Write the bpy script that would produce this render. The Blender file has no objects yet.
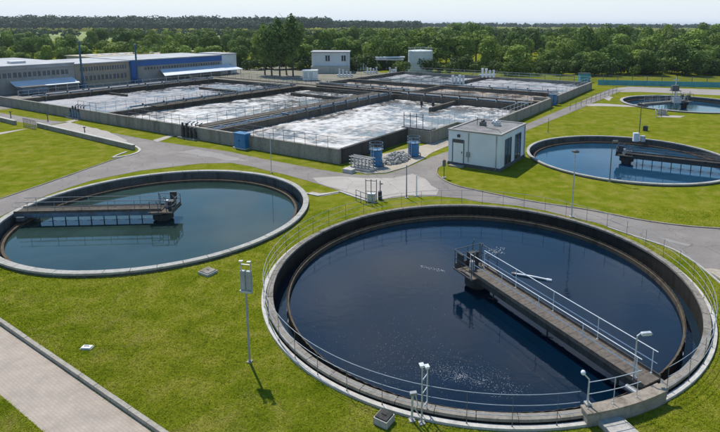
import bpy, bmesh, math, random
import numpy as np
from mathutils import Vector, Matrix

# ------------------------------------------------------------------ camera, sky, sun
scene = bpy.context.scene
COL = scene.collection
FPX, HORIZ, PPX, PPY, ROLL, CAM_H = 539.0, 23.0, 408.0, 121.0, math.radians(0.3), 12.0
PITCH = math.atan((PPY - HORIZ) / FPX)
_F = np.array([0, math.cos(PITCH), -math.sin(PITCH)])
_U0 = np.array([0, math.sin(PITCH), math.cos(PITCH)])
_R0 = np.array([1.0, 0, 0])
_R = math.cos(ROLL) * _R0 + math.sin(ROLL) * _U0
_U = -math.sin(ROLL) * _R0 + math.cos(ROLL) * _U0
cam_data = bpy.data.cameras.new('camera')
cam_data.sensor_width = 36.0
cam_data.sensor_fit = 'HORIZONTAL'
cam_data.lens = FPX / 720 * 36.0
cam_data.shift_x = (360 - PPX) / 720
cam_data.shift_y = (PPY - 216) / 720
cam_data.clip_start = 0.1
cam_data.clip_end = 20000
cam = bpy.data.objects.new('camera', cam_data)
COL.objects.link(cam)
cam.matrix_world = Matrix(((_R[0], _U[0], -_F[0], 0), (_R[1], _U[1], -_F[1], 0), (_R[2], _U[2], -_F[2], CAM_H), (0, 0, 0, 1)))
scene.camera = cam

SUN_EL = math.radians(57)
SUN_H = np.array([-0.50, 0.866])            # horizontal direction towards the sun
world = bpy.data.worlds.new('World')
scene.world = world
world.use_nodes = True
wn, wl = world.node_tree.nodes, world.node_tree.links
wn.clear()
out = wn.new('ShaderNodeOutputWorld')
bg = wn.new('ShaderNodeBackground')
sky = wn.new('ShaderNodeTexSky')
sky.sky_type = 'NISHITA'
sky.sun_disc = False
sky.sun_elevation = SUN_EL
sky.sun_rotation = math.atan2(SUN_H[0], SUN_H[1])
sky.altitude = 100
sky.air_density = 1.3
sky.dust_density = 0.1
sky.ozone_density = 1.2
# thin scattered clouds well above the horizon, seen only as reflections in the tanks
tc = wn.new('ShaderNodeTexCoord')
sep = wn.new('ShaderNodeSeparateXYZ'); wl.new(tc.outputs['Generated'], sep.inputs[0])
mx = wn.new('ShaderNodeMath'); mx.operation = 'MAXIMUM'; mx.inputs[1].default_value = 0.03; wl.new(sep.outputs['Z'], mx.inputs[0])
dv = wn.new('ShaderNodeVectorMath'); dv.operation = 'DIVIDE'; wl.new(tc.outputs['Generated'], dv.inputs[0])
cmb = wn.new('ShaderNodeCombineXYZ')
for i in range(3): wl.new(mx.outputs[0], cmb.inputs[i])
wl.new(cmb.outputs[0], dv.inputs[1])
nz = wn.new('ShaderNodeTexNoise'); nz.inputs['Scale'].default_value = 0.75; nz.inputs['Detail'].default_value = 7
nz.inputs['Roughness'].default_value = 0.55; wl.new(dv.outputs[0], nz.inputs['Vector'])
cr = wn.new('ShaderNodeMapRange'); cr.inputs['From Min'].default_value = 0.54; cr.inputs['From Max'].default_value = 0.72
wl.new(nz.outputs['Fac'], cr.inputs['Value'])
el = wn.new('ShaderNodeMapRange'); el.inputs['From Min'].default_value = 0.12; el.inputs['From Max'].default_value = 0.3
wl.new(sep.outputs['Z'], el.inputs['Value'])
ml = wn.new('ShaderNodeMath'); ml.operation = 'MULTIPLY'; wl.new(cr.outputs[0], ml.inputs[0]); wl.new(el.outputs[0], ml.inputs[1])
ml2 = wn.new('ShaderNodeMath'); ml2.operation = 'MULTIPLY'; ml2.inputs[1].default_value = 0.75; wl.new(ml.outputs[0], ml2.inputs[0])
mixc = wn.new('ShaderNodeMix'); mixc.data_type = 'RGBA'
hsv = wn.new('ShaderNodeHueSaturation'); hsv.inputs['Saturation'].default_value = 1.3; wl.new(sky.outputs[0], hsv.inputs['Color'])
wl.new(ml2.outputs[0], mixc.inputs['Factor']); wl.new(hsv.outputs[0], mixc.inputs[6]); mixc.inputs[7].default_value = (7.5, 7.8, 8.2, 1)
hz = wn.new('ShaderNodeMapRange'); hz.inputs['From Min'].default_value = 0.0; hz.inputs['From Max'].default_value = 0.16
hz.inputs['To Min'].default_value = 0.9; hz.inputs['To Max'].default_value = 0.0; hz.interpolation_type = 'SMOOTHSTEP'
wl.new(sep.outputs['Z'], hz.inputs['Value'])
mixh = wn.new('ShaderNodeMix'); mixh.data_type = 'RGBA'
wl.new(hz.outputs[0], mixh.inputs['Factor']); wl.new(mixc.outputs[2], mixh.inputs[6]); mixh.inputs[7].default_value = (5.3, 6.2, 7.4, 1)
wl.new(mixh.outputs[2], bg.inputs['Color'])
bg.inputs['Strength'].default_value = 0.122
wl.new(bg.outputs[0], out.inputs[0])

sun_data = bpy.data.lights.new('sun', 'SUN')
sun_data.energy = 4.3
sun_data.angle = math.radians(0.53)
sun_data.color = (1.0, 0.945, 0.85)
sun = bpy.data.objects.new('sun', sun_data)
COL.objects.link(sun)
sd = Vector((SUN_H[0] * math.cos(SUN_EL), SUN_H[1] * math.cos(SUN_EL), math.sin(SUN_EL)))
sun.rotation_euler = sd.to_track_quat('Z', 'Y').to_euler()
sun.location = sd * 200

scene.view_settings.view_transform = 'Standard'
scene.view_settings.look = 'None'
scene.view_settings.exposure = 0.18
scene.view_settings.gamma = 1.0
scene.render.engine = 'CYCLES'
scene.cycles.use_denoising = True
scene.cycles.max_bounces = 6
scene.cycles.volume_bounces = 0
scene.cycles.transparent_max_bounces = 6

rng = random.Random(7)
nrg = np.random.default_rng(11)

# ------------------------------------------------------------------ plan coordinates
def ray(x, y):
    return ((x - PPX) / FPX) * _R + ((PPY - y) / FPX) * _U + _F
def G(x, y, z=0.0):
    """surveyed point: where the sight line of a photo point meets height z"""
    d = ray(x, y); t = (z - CAM_H) / d[2]
    return (float(d[0] * t), float(d[1] * t))
def Hat(base, x, y):
    """height of a photo point standing above a ground point"""
    d = ray(x, y); k = base[1] / d[1]
    return float(CAM_H + d[2] * k)
TH = math.radians(-31)
A = np.array([math.cos(TH), math.sin(TH)]); B = np.array([-A[1], A[0]]); O = np.array([-5.85, 45.1])
def W(s, t):
    p = O + s * A + t * B
    return (float(p[0]), float(p[1]))
def W3(s, t, z): return W(s, t) + (z,)

# ------------------------------------------------------------------ materials
def nd(nt, kind, **kw):
    n = nt.nodes.new(kind)
    for k, v in kw.items():
        if k in n.inputs: n.inputs[k].default_value = v
        else: setattr(n, k, v)
    return n
def base_mat(name):
    m = bpy.data.materials.new(name); m.use_nodes = True
    nt = m.node_tree; b = nt.nodes['Principled BSDF']
    return m, nt, b
def ramp(nt, fac, stops):
    r = nt.nodes.new('ShaderNodeValToRGB')
    e = r.color_ramp.elements
    e[0].position, e[0].color = stops[0][0], (*stops[0][1], 1)
    e[1].position, e[1].color = stops[-1][0], (*stops[-1][1], 1)
    for p, c in stops[1:-1]:
        x = e.new(p); x.color = (*c, 1)
    nt.links.new(fac, r.inputs[0])
    return r.outputs[0]
def noise(nt, scale, detail=5, rough=0.55, coord='Object', vec=None, distortion=0.0):
    n = nd(nt, 'ShaderNodeTexNoise', Scale=scale, Detail=detail, Roughness=rough, Distortion=distortion)
    if vec is None:
        t = nt.nodes.get('tc') or nt.nodes.new('ShaderNodeTexCoord'); t.name = 'tc'
        vec = t.outputs[coord]
    nt.links.new(vec, n.inputs['Vector'])
    return n.outputs['Fac']
def geo_pos(nt):
    g = nt.nodes.get('geo') or nt.nodes.new('ShaderNodeNewGeometry'); g.name = 'geo'
    return g.outputs['Position']
def mixcol(nt, fac, a, b, mode='MIX'):
    m = nt.nodes.new('ShaderNodeMix'); m.data_type = 'RGBA'; m.blend_type = mode
    if isinstance(fac, (int, float)): m.inputs[0].default_value = fac
    else: nt.links.new(fac, m.inputs[0])
    for i, c in ((6, a), (7, b)):
        if isinstance(c, tuple): m.inputs[i].default_value = (*c, 1)
        else: nt.links.new(c, m.inputs[i])
    return m.outputs[2]
def bump(nt, b, h, strength, dist):
    n = nd(nt, 'ShaderNodeBump', Strength=strength, Distance=dist)
    nt.links.new(h, n.inputs['Height']); nt.links.new(n.outputs[0], b.inputs['Normal'])

def simple(name, c, rough=0.6, var=0.25, scale=3.0, metallic=0.0, dirt=None, bumpd=0.0):
    m, nt, b = base_mat(name)
    pos = geo_pos(nt)
    lo = tuple(x * (1 - var) for x in c); hi = tuple(min(1, x * (1 + var)) for x in c)
    col = ramp(nt, noise(nt, scale, 6, 0.6, vec=pos), [(0.3, lo), (0.7, hi)])
    if dirt:
        f = nd(nt, 'ShaderNodeMapRange', **{'From Min': 0.5, 'From Max': 0.72})
        nt.links.new(noise(nt, scale * 0.37, 6, 0.65, vec=pos), f.inputs['Value'])
        col = mixcol(nt, f.outputs[0], col, dirt)
    nt.links.new(col, b.inputs['Base Color'])
    b.inputs['Roughness'].default_value = rough
    b.inputs['Metallic'].default_value = metallic
    if bumpd: bump(nt, b, noise(nt, scale * 6, 5, 0.6, vec=pos), 0.6, bumpd)
    return m

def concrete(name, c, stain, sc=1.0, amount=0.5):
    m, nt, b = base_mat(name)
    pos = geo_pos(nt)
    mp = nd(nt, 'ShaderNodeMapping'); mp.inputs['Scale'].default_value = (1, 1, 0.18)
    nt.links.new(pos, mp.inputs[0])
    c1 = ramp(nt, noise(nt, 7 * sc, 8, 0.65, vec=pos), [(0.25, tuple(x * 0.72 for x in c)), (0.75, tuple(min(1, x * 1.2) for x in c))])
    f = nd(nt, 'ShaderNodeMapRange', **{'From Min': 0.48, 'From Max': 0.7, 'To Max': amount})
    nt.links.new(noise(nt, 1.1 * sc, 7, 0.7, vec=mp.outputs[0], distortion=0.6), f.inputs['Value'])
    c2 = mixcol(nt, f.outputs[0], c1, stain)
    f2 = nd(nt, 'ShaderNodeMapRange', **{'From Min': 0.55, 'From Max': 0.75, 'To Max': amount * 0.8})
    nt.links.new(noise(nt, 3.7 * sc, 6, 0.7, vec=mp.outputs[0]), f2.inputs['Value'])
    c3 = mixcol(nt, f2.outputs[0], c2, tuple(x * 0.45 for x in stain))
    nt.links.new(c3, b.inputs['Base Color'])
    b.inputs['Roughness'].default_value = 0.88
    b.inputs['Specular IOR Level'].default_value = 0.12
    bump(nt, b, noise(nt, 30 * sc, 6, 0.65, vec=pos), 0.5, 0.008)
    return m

M = {}
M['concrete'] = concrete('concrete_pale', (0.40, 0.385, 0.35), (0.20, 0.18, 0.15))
M['concrete_wet_shade'] = concrete('concrete_stained_shade', (0.065, 0.062, 0.058), (0.018, 0.018, 0.016), 1.3, 0.9)  # dark wet concrete; also paints shade on a bridge girder and a basin wall
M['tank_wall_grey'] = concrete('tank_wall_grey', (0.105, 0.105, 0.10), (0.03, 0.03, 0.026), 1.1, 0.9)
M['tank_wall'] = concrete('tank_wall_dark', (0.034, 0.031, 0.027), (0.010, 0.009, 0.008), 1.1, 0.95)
M['concrete_brown'] = concrete('concrete_weathered_brown', (0.30, 0.26, 0.21), (0.11, 0.085, 0.06), 1.6, 0.8)
M['concrete_grey'] = concrete('concrete_grey_wall', (0.285, 0.262, 0.225), (0.13, 0.11, 0.085), 0.7, 0.8)
M['concrete_white'] = concrete('concrete_bright', (0.50, 0.48, 0.44), (0.27, 0.25, 0.21), 0.8, 0.5)
M['weir'] = concrete('weir_algae_concrete', (0.115, 0.09, 0.065), (0.025, 0.02, 0.015), 2.5, 0.8)
M['concrete_dark'] = concrete('concrete_weathered_shade', (0.125, 0.108, 0.088), (0.045, 0.036, 0.028), 1.4, 0.8)  # dark weathered concrete; also paints shade on the right channel wall
M['coping'] = concrete('coping_concrete', (0.26, 0.235, 0.20), (0.10, 0.085, 0.065), 1.6, 0.8)
M['kerb'] = concrete('kerb_concrete', (0.36, 0.33, 0.28), (0.22, 0.19, 0.14), 1.5, 0.6)
M['galv'] = simple('galvanised_steel', (0.50, 0.52, 0.54), 0.45, 0.2, 9, 0.35)
M['galv_dark'] = simple('weathered_dark_steel', (0.12, 0.125, 0.13), 0.6, 0.3, 9, 0.2)
M['galv_mid'] = simple('dull_steel', (0.24, 0.25, 0.26), 0.55, 0.2, 9, 0.2)
M['galv_pale'] = simple('blue_grey_steel', (0.33, 0.36, 0.40), 0.5, 0.2, 5, 0.2)
M['rail_white'] = simple('pale_painted_rail', (0.68, 0.70, 0.72), 0.4, 0.1, 8)
M['steel_blue'] = simple('blue_grey_painted_steel', (0.10, 0.16, 0.22), 0.5, 0.3, 3, 0.0, (0.07, 0.06, 0.05))
M['blue'] = simple('blue_paint', (0.018, 0.16, 0.36), 0.42, 0.22, 2.2, 0, (0.02, 0.10, 0.2))
M['blue_clad'] = simple('blue_cladding', (0.02, 0.11, 0.34), 0.5, 0.12, 1.0)
M['teal'] = simple('teal_paint', (0.05, 0.26, 0.30), 0.55, 0.2, 1.2)
M['teal_pale'] = simple('pale_green_mesh', (0.16, 0.26, 0.20), 0.6, 0.15, 1.5)
M['stack_blue'] = simple('dark_blue_stack', (0.02, 0.10, 0.17), 0.5, 0.2, 1.5)
M['render_white'] = simple('painted_render_white', (0.68, 0.71, 0.74), 0.85, 0.05, 0.9, 0, (0.61, 0.63, 0.65), 0.002)
M['cream'] = simple('cream_cladding', (0.36, 0.30, 0.21), 0.75, 0.12, 0.8)
M['hall_grey'] = simple('grey_cladding', (0.31, 0.295, 0.27), 0.7, 0.15, 0.6, 0, (0.25, 0.235, 0.21))
M['roof_pale'] = simple('pale_flat_roof', (0.38, 0.385, 0.39), 0.8, 0.2, 0.5, 0, (0.30, 0.29, 0.28))
M['canopy'] = simple('pale_canopy_sheet', (0.62, 0.67, 0.72), 0.5, 0.08, 0.7)
M['felt'] = simple('roof_felt_grey', (0.17, 0.165, 0.16), 0.9, 0.25, 1.6, 0, (0.26, 0.25, 0.24), 0.004)
M['dark'] = simple('dark_metal', (0.03, 0.032, 0.035), 0.55, 0.3, 6)
M['plinth'] = simple('dark_plinth', (0.07, 0.075, 0.08), 0.85, 0.2, 2)
M['white'] = simple('white_paint', (0.72, 0.73, 0.73), 0.5, 0.08, 2)
M['silo'] = simple('silo_coat', (0.56, 0.58, 0.57), 0.6, 0.08, 0.6, 0, (0.48, 0.49, 0.47))
M['stone'] = simple('pale_stone', (0.36, 0.345, 0.315), 0.9, 0.25, 3, 0, None, 0.01)
M['bark'] = simple('bark', (0.09, 0.07, 0.05), 0.95, 0.35, 4, 0, None, 0.01)
M['lamp_glass'] = simple('lamp_diffuser', (0.75, 0.77, 0.78), 0.3, 0.05, 4)
M['rust'] = simple('rusty_grating', (0.115, 0.095, 0.075), 0.85, 0.35, 7, 0, (0.06, 0.048, 0.038), 0.01)
M['window_far'] = simple('dusty_window', (0.10, 0.105, 0.11), 0.3, 0.4, 1.2)
M['window'] = simple('window_glass_dark', (0.035, 0.045, 0.055), 0.12, 0.3, 1.5)

def grass_mat(name, k):
    m, nt, b = base_mat(name)
    q = lambda *c: tuple(x * k for x in c)
    pos = geo_pos(nt)
    big = ramp(nt, noise(nt, 0.14, 5, 0.6, vec=pos), [(0.3, q(0.104, 0.140, 0.003)), (0.5, q(0.165, 0.184, 0.010)), (0.72, q(0.240, 0.218, 0.024))])
    mid = ramp(nt, noise(nt, 0.9, 7, 0.7, vec=pos, distortion=0.4), [(0.28, q(0.055, 0.108, 0.003)), (0.5, q(0.165, 0.190, 0.014)), (0.74, q(0.340, 0.295, 0.075))])
    c = mixcol(nt, 0.62, big, mid)
    fine = ramp(nt, noise(nt, 9, 6, 0.75, vec=pos), [(0.3, (0.68, 0.70, 0.62)), (0.7, (1.28, 1.26, 1.28))])
    c = mixcol(nt, 0.9, c, fine, 'MULTIPLY')
    f = nd(nt, 'ShaderNodeMapRange', **{'From Min': 0.52, 'From Max': 0.70, 'To Max': 0.75})
    nt.links.new(noise(nt, 0.45, 8, 0.72, vec=pos, distortion=1.0), f.inputs['Value'])
    c = mixcol(nt, f.outputs[0], c, q(0.265, 0.225, 0.060))
    nt.links.new(c, b.inputs['Base Color'])
    b.inputs['Roughness'].default_value = 1.0
    b.inputs['Specular IOR Level'].default_value = 0.0
    bump(nt, b, noise(nt, 22, 5, 0.7, vec=pos), 0.6, 0.03)
    return m
M['grass'] = grass_mat('mown_grass', 0.88)
M['blades'] = grass_mat('grass_blades', 1.55)

def asphalt_mat(name, c, lightc, amount):
    m, nt, b = base_mat(name)
    pos = geo_pos(nt)
    c1 = ramp(nt, noise(nt, 9, 8, 0.75, vec=pos), [(0.25, tuple(x * 0.8 for x in c)), (0.75, tuple(x * 1.2 for x in c))])
    f = nd(nt, 'ShaderNodeMapRange', **{'From Min': 0.45, 'From Max': 0.68, 'To Max': amount})
    nt.links.new(noise(nt, 0.33, 7, 0.62, vec=pos, distortion=0.5), f.inputs['Value'])
    c2 = mixcol(nt, f.outputs[0], c1, lightc)
    f3 = nd(nt, 'ShaderNodeMapRange', **{'From Min': 0.58, 'From Max': 0.7, 'To Max': 0.35})
    nt.links.new(noise(nt, 1.7, 7, 0.7, vec=pos), f3.inputs['Value'])
    c2 = mixcol(nt, f3.outputs[0], c2, tuple(x * 0.6 for x in c))
    vo = nd(nt, 'ShaderNodeTexVoronoi', Scale=0.42); vo.feature = 'DISTANCE_TO_EDGE'
    wv = nd(nt, 'ShaderNodeVectorMath', operation='ADD'); nn = nd(nt, 'ShaderNodeTexNoise', Scale=1.1, Detail=5); nt.links.new(pos, nn.inputs['Vector'])
    nt.links.new(pos, wv.inputs[0]); nt.links.new(nn.outputs['Color'], wv.inputs[1]); nt.links.new(wv.outputs[0], vo.inputs['Vector'])
    ck = nd(nt, 'ShaderNodeMapRange', **{'From Min': 0.004, 'From Max': 0.016, 'To Min': 0.5, 'To Max': 0.0}); nt.links.new(vo.outputs['Distance'], ck.inputs['Value'])
    c2 = mixcol(nt, ck.outputs[0], c2, tuple(x * 0.45 for x in c))
    nt.links.new(c2, b.inputs['Base Color'])
    b.inputs['Roughness'].default_value = 0.92
    bump(nt, b, noise(nt, 60, 4, 0.7, vec=pos), 0.5, 0.006)
    return m
M['asphalt'] = asphalt_mat('worn_asphalt', (0.190, 0.168, 0.150), (0.275, 0.245, 0.215), 0.7)
M['apron'] = asphalt_mat('pale_concrete_paving', (0.35, 0.315, 0.275), (0.43, 0.39, 0.345), 0.7)
M['worn'] = asphalt_mat('worn_pale_asphalt', (0.255, 0.235, 0.215), (0.30, 0.275, 0.25), 0.6)
M['sand'] = asphalt_mat('sandy_dirt', (0.36, 0.31, 0.24), (0.46, 0.41, 0.33), 0.7)
M['gravel'] = asphalt_mat('far_gravel', (0.28, 0.245, 0.215), (0.34, 0.30, 0.27), 0.6)
M['yard'] = asphalt_mat('yard_dirt', (0.20, 0.18, 0.14), (0.12, 0.14, 0.05), 0.9)

def paver_mat():
    m, nt, b = base_mat('block_paving')
    pos = geo_pos(nt)
    mp = nd(nt, 'ShaderNodeMapping'); mp.inputs['Rotation'].default_value = (0, 0, math.radians(32.8))
    nt.links.new(pos, mp.inputs[0])
    br = nd(nt, 'ShaderNodeTexBrick', Scale=1.0)
    br.inputs['Color1'].default_value = (0.385, 0.325, 0.27, 1); br.inputs['Color2'].default_value = (0.355, 0.30, 0.248, 1)
    br.inputs['Mortar'].default_value = (0.315, 0.265, 0.215, 1)
    br.inputs['Brick Width'].default_value = 0.2; br.inputs['Row Height'].default_value = 0.1; br.inputs['Mortar Size'].default_value = 0.006
    nt.links.new(mp.outputs[0], br.inputs['Vector'])
    c = mixcol(nt, 0.7, br.outputs['Color'], ramp(nt, noise(nt, 1.1, 7, 0.65, vec=pos), [(0.3, (0.75, 0.74, 0.73)), (0.7, (1.2, 1.18, 1.15))]), 'MULTIPLY')
    nt.links.new(c, b.inputs['Base Color']); b.inputs['Roughness'].default_value = 0.9
    bump(nt, b, br.outputs['Fac'], 0.5, -0.006)
    return m
M['paver'] = paver_mat()

def water_mat(name, c, ripple=0.010, ior=1.333):
    m, nt, b = base_mat(name)
    pos = geo_pos(nt)
    col = ramp(nt, noise(nt, 0.22, 5, 0.6, vec=pos, distortion=0.8), [(0.3, tuple(x * 0.7 for x in c)), (0.75, tuple(x * 1.3 for x in c))])
    nt.links.new(col, b.inputs['Base Color'])
    b.inputs['Roughness'].default_value = 0.04
    b.inputs['IOR'].default_value = ior
    n1 = noise(nt, 2.4, 4, 0.6, vec=pos)
    bump(nt, b, n1, 0.25, ripple)
    return m
M['water1'] = water_mat('settled_water_navy', (0.0008, 0.008, 0.020), 0.022, 1.42)
M['water2'] = water_mat('settled_water_green', (0.024, 0.046, 0.040), 0.008)
M['water3'] = water_mat('settled_water_blue', (0.012, 0.050, 0.095), 0.02)
M['gutter_water'] = water_mat('gutter_water', (0.010, 0.022, 0.035), 0.03)

def foam_mat(name, foam, liquid, mid):
    m, nt, b = base_mat(name)
    at = nt.nodes.new('ShaderNodeAttribute'); at.attribute_name = 'froth'
    pos = geo_pos(nt)
    ad = nd(nt, 'ShaderNodeMath', operation='MULTIPLY_ADD'); nt.links.new(noise(nt, 3.0, 8, 0.75, vec=pos, distortion=0.6), ad.inputs[0])
    ad.inputs[1].default_value = 0.8; nt.links.new(at.outputs['Fac'], ad.inputs[2])
    sb = nd(nt, 'ShaderNodeMath', operation='SUBTRACT'); nt.links.new(ad.outputs[0], sb.inputs[0]); sb.inputs[1].default_value = 0.40
    c = ramp(nt, sb.outputs[0], [(0.12, liquid), (0.45, mid), (0.85, foam)])
    bt = nd(nt, 'ShaderNodeMapRange', **{'From Min': 0.45, 'From Max': 0.7, 'To Max': 0.75}); nt.links.new(noise(nt, 0.23, 6, 0.7, vec=pos, distortion=1.2), bt.inputs['Value'])
    c = mixcol(nt, bt.outputs[0], c, (0.80, 0.70, 0.58), 'MULTIPLY')
    sp = nd(nt, 'ShaderNodeMapRange', **{'From Min': 0.60, 'From Max': 0.72, 'To Max': 0.5}); nt.links.new(noise(nt, 9, 4, 0.7, vec=pos), sp.inputs['Value'])
    c = mixcol(nt, sp.outputs[0], c, foam)
    nt.links.new(c, b.inputs['Base Color'])
    r = nd(nt, 'ShaderNodeMapRange', **{'From Min': 0.2, 'From Max': 0.6, 'To Min': 0.15, 'To Max': 0.85}); nt.links.new(sb.outputs[0], r.inputs['Value'])
    nt.links.new(r.outputs[0], b.inputs['Roughness'])
    bump(nt, b, noise(nt, 16, 5, 0.7, vec=pos), 0.5, 0.015)
    return m
M['foam_white'] = foam_mat('white_froth', (0.60, 0.59, 0.57), (0.15, 0.14, 0.125), (0.32, 0.312, 0.30))
M['foam_grey'] = foam_mat('grey_froth', (0.36, 0.355, 0.36), (0.095, 0.095, 0.10), (0.20, 0.20, 0.21))
M['foam_brown'] = foam_mat('brown_froth', (0.36, 0.29, 0.23), (0.12, 0.09, 0.065), (0.25, 0.20, 0.155))

def leaf_mat(name, dark, light):
    m, nt, b = base_mat(name)
    at = nt.nodes.new('ShaderNodeAttribute'); at.attribute_name = 'tone'
    oi = nt.nodes.new('ShaderNodeObjectInfo')
    c = ramp(nt, at.outputs['Fac'], [(0.0, dark), (1.0, light)])
    c2 = mixcol(nt, 0.85, c, ramp(nt, oi.outputs['Random'], [(0.0, (0.50, 0.62, 0.75)), (0.3, (0.8, 0.88, 0.95)), (0.6, (1.0, 1.03, 1.0)), (0.85, (1.28, 1.24, 1.0)), (1.0, (1.5, 1.35, 0.9))]), 'MULTIPLY')
    nt.links.new(c2, b.inputs['Base Color'])
    b.inputs['Roughness'].default_value = 0.75
    b.inputs['Specular IOR Level'].default_value = 0.25
    tr = nt.nodes.new('ShaderNodeBsdfTranslucent'); nt.links.new(c2, tr.inputs[0])
    ms = nt.nodes.new('ShaderNodeMixShader'); ms.inputs[0].default_value = 0.22
    o = nt.nodes['Material Output']
    nt.links.new(b.outputs[0], ms.inputs[1]); nt.links.new(tr.outputs[0], ms.inputs[2]); nt.links.new(ms.outputs[0], o.inputs[0])
    return m
M['leaf'] = leaf_mat('broad_leaves', (0.052, 0.100, 0.014), (0.270, 0.360, 0.058))
M['leaf_poplar'] = leaf_mat('poplar_leaves', (0.085, 0.140, 0.026), (0.270, 0.360, 0.075))
M['leaf_far'] = leaf_mat('far_wood_leaves', (0.045, 0.078, 0.026), (0.075, 0.115, 0.036))
M['shrub'] = leaf_mat('shrub_leaves', (0.050, 0.085, 0.014), (0.120, 0.180, 0.032))

# ------------------------------------------------------------------ mesh helpers
class MB:
    def __init__(s): s.v, s.f = [], []
    def add(s, vs, fs):
        o = len(s.v); s.v += [tuple(map(float, p)) for p in vs]; s.f += [tuple(i + o for i in f) for f in fs]; return s
    def box(s, c, d, rz=0.0, taper=1.0):
        x, y, z = (k / 2 for k in d); vs = []
        ca, sa = math.cos(rz), math.sin(rz)
        for dz, k in ((-z, 1.0), (z, taper)):
            for dx, dy in ((-x, -y), (x, -y), (x, y), (-x, y)):
                vs.append((c[0] + (dx * ca - dy * sa) * k, c[1] + (dx * sa + dy * ca) * k, c[2] + dz))
        return s.add(vs, [(3, 2, 1, 0), (4, 5, 6, 7), (0, 1, 5, 4), (1, 2, 6, 5), (2, 3, 7, 6), (3, 0, 4, 7)])
    def prism(s, poly, z0, z1):
        n = len(poly)
        vs = [(x, y, z0) for x, y in poly] + [(x, y, z1) for x, y in poly]
        fs = [tuple(range(n - 1, -1, -1)), tuple(range(n, 2 * n))] + [(i, (i + 1) % n, n + (i + 1) % n, n + i) for i in range(n)]
        return s.add(vs, fs)
    def tube(s, p0, p1, r0, r1=None, n=8):
        r1 = r0 if r1 is None else r1
        p0, p1 = Vector(p0), Vector(p1); d = (p1 - p0).normalized()
        u = d.orthogonal().normalized(); w = d.cross(u)
        vs = []
        for p, r in ((p0, r0), (p1, r1)):
            for i in range(n):
                a = 2 * math.pi * i / n; vs.append(p + u * (r * math.cos(a)) + w * (r * math.sin(a)))
        return s.add(vs, [(i, (i + 1) % n, n + (i + 1) % n, n + i) for i in range(n)] + [tuple(range(n - 1, -1, -1)), tuple(range(n, 2 * n))])
    def path(s, pts, r, n=6, closed=False):
        pts = [Vector(p) for p in pts]; m = len(pts); vs = []
        for i, p in enumerate(pts):
            a = pts[(i - 1) % m] if (closed or i > 0) else p
            b = pts[(i + 1) % m] if (closed or i < m - 1) else p
            d = (b - a).normalized()
            w = d.cross(Vector((0, 0, 1)))
            w = w.normalized() if w.length > 1e-4 else Vector((1, 0, 0))
            u = w.cross(d)
            for k in range(n):
                t = 2 * math.pi * k / n; vs.append(p + w * (r * math.cos(t)) + u * (r * math.sin(t)))
        fs = []
        for i in range(m if closed else m - 1):
            j = (i + 1) % m
            for k in range(n):
                fs.append((i * n + k, i * n + (k + 1) % n, j * n + (k + 1) % n, j * n + k))
        if not closed: fs += [tuple(range(n - 1, -1, -1)), tuple(range((m - 1) * n, m * n))]
        return s.add(vs, fs)
    def lathe(s, prof, n=24, a0=0.0, a1=None, c=(0, 0, 0), closed_profile=False):
        full = a1 is None; a1 = a0 + 2 * math.pi if full else a1
        cols = n if full else n + 1; k = len(prof); vs = []
        for i in range(cols):
            a = a0 + (a1 - a0) * i / n
            for r, z in prof: vs.append((c[0] + r * math.cos(a), c[1] + r * math.sin(a), c[2] + z))
        fs = []
        for i in range(n):
            j = (i + 1) % cols
            for q in range(k if closed_profile else k - 1):
                q2 = (q + 1) % k
                fs.append((i * k + q, j * k + q, j * k + q2, i * k + q2))
        if not full and closed_profile:
            fs += [tuple(range(k)), tuple((cols - 1) * k + q for q in range(k - 1, -1, -1))]
        return s.add(vs, fs)
    def ring(s, r0, r1, z0, z1, n=96, a0=0.0, a1=None):
        return s.lathe([(r1, z0), (r1, z1), (r0, z1), (r0, z0)], n, a0, a1, closed_profile=True)
    def mesh(s, name, smooth=False):
        m = bpy.data.meshes.new(name); m.from_pydata(s.v, [], s.f); m.update()
        if smooth: m.polygons.foreach_set('use_smooth', [True] * len(m.polygons))
        return m
def put(name, mesh, mat, parent=None, loc=(0, 0, 0), rz=0.0, scale=None, rot=None):
    if mat is not None and not mesh.materials: mesh.materials.append(M[mat] if isinstance(mat, str) else mat)
    o = bpy.data.objects.new(name, mesh); COL.objects.link(o)
    o.location = loc; o.rotation_euler = rot if rot else (0, 0, rz)
    if scale is not None: o.scale = scale if isinstance(scale, (tuple, list)) else (scale,) * 3
    if parent: o.parent = parent
    return o
def part(name, mb, mat, parent, loc=(0, 0, 0), rz=0.0, smooth=False, bev=0.0):
    o = put(name, mb.mesh(name, smooth), mat, parent, loc, rz)
    if bev: bevel(o, bev)
    return o
def bevel(o, w):
    b = o.modifiers.new('bevel', 'BEVEL'); b.width = w; b.segments = 2; b.limit_method = 'ANGLE'
def thing(name, label, cat, loc=(0, 0, 0), rz=0.0, group=None):
    o = bpy.data.objects.new(name, None); COL.objects.link(o)
    o.empty_display_size = 0.3
    o.location = loc if len(loc) == 3 else (loc[0], loc[1], 0); o.rotation_euler = (0, 0, rz)
    return tag(o, label, cat, group)
def tag(o, label, cat, group=None, kind=None):
    if label: o['label'] = label
    if cat: o['category'] = cat
    if group: o['group'] = group
    if kind: o['kind'] = kind
    return o
def struct(name, mb, mat, loc=(0, 0, 0)):
    o = part(name, mb, mat, None, loc); o['kind'] = 'structure'; return o

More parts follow.
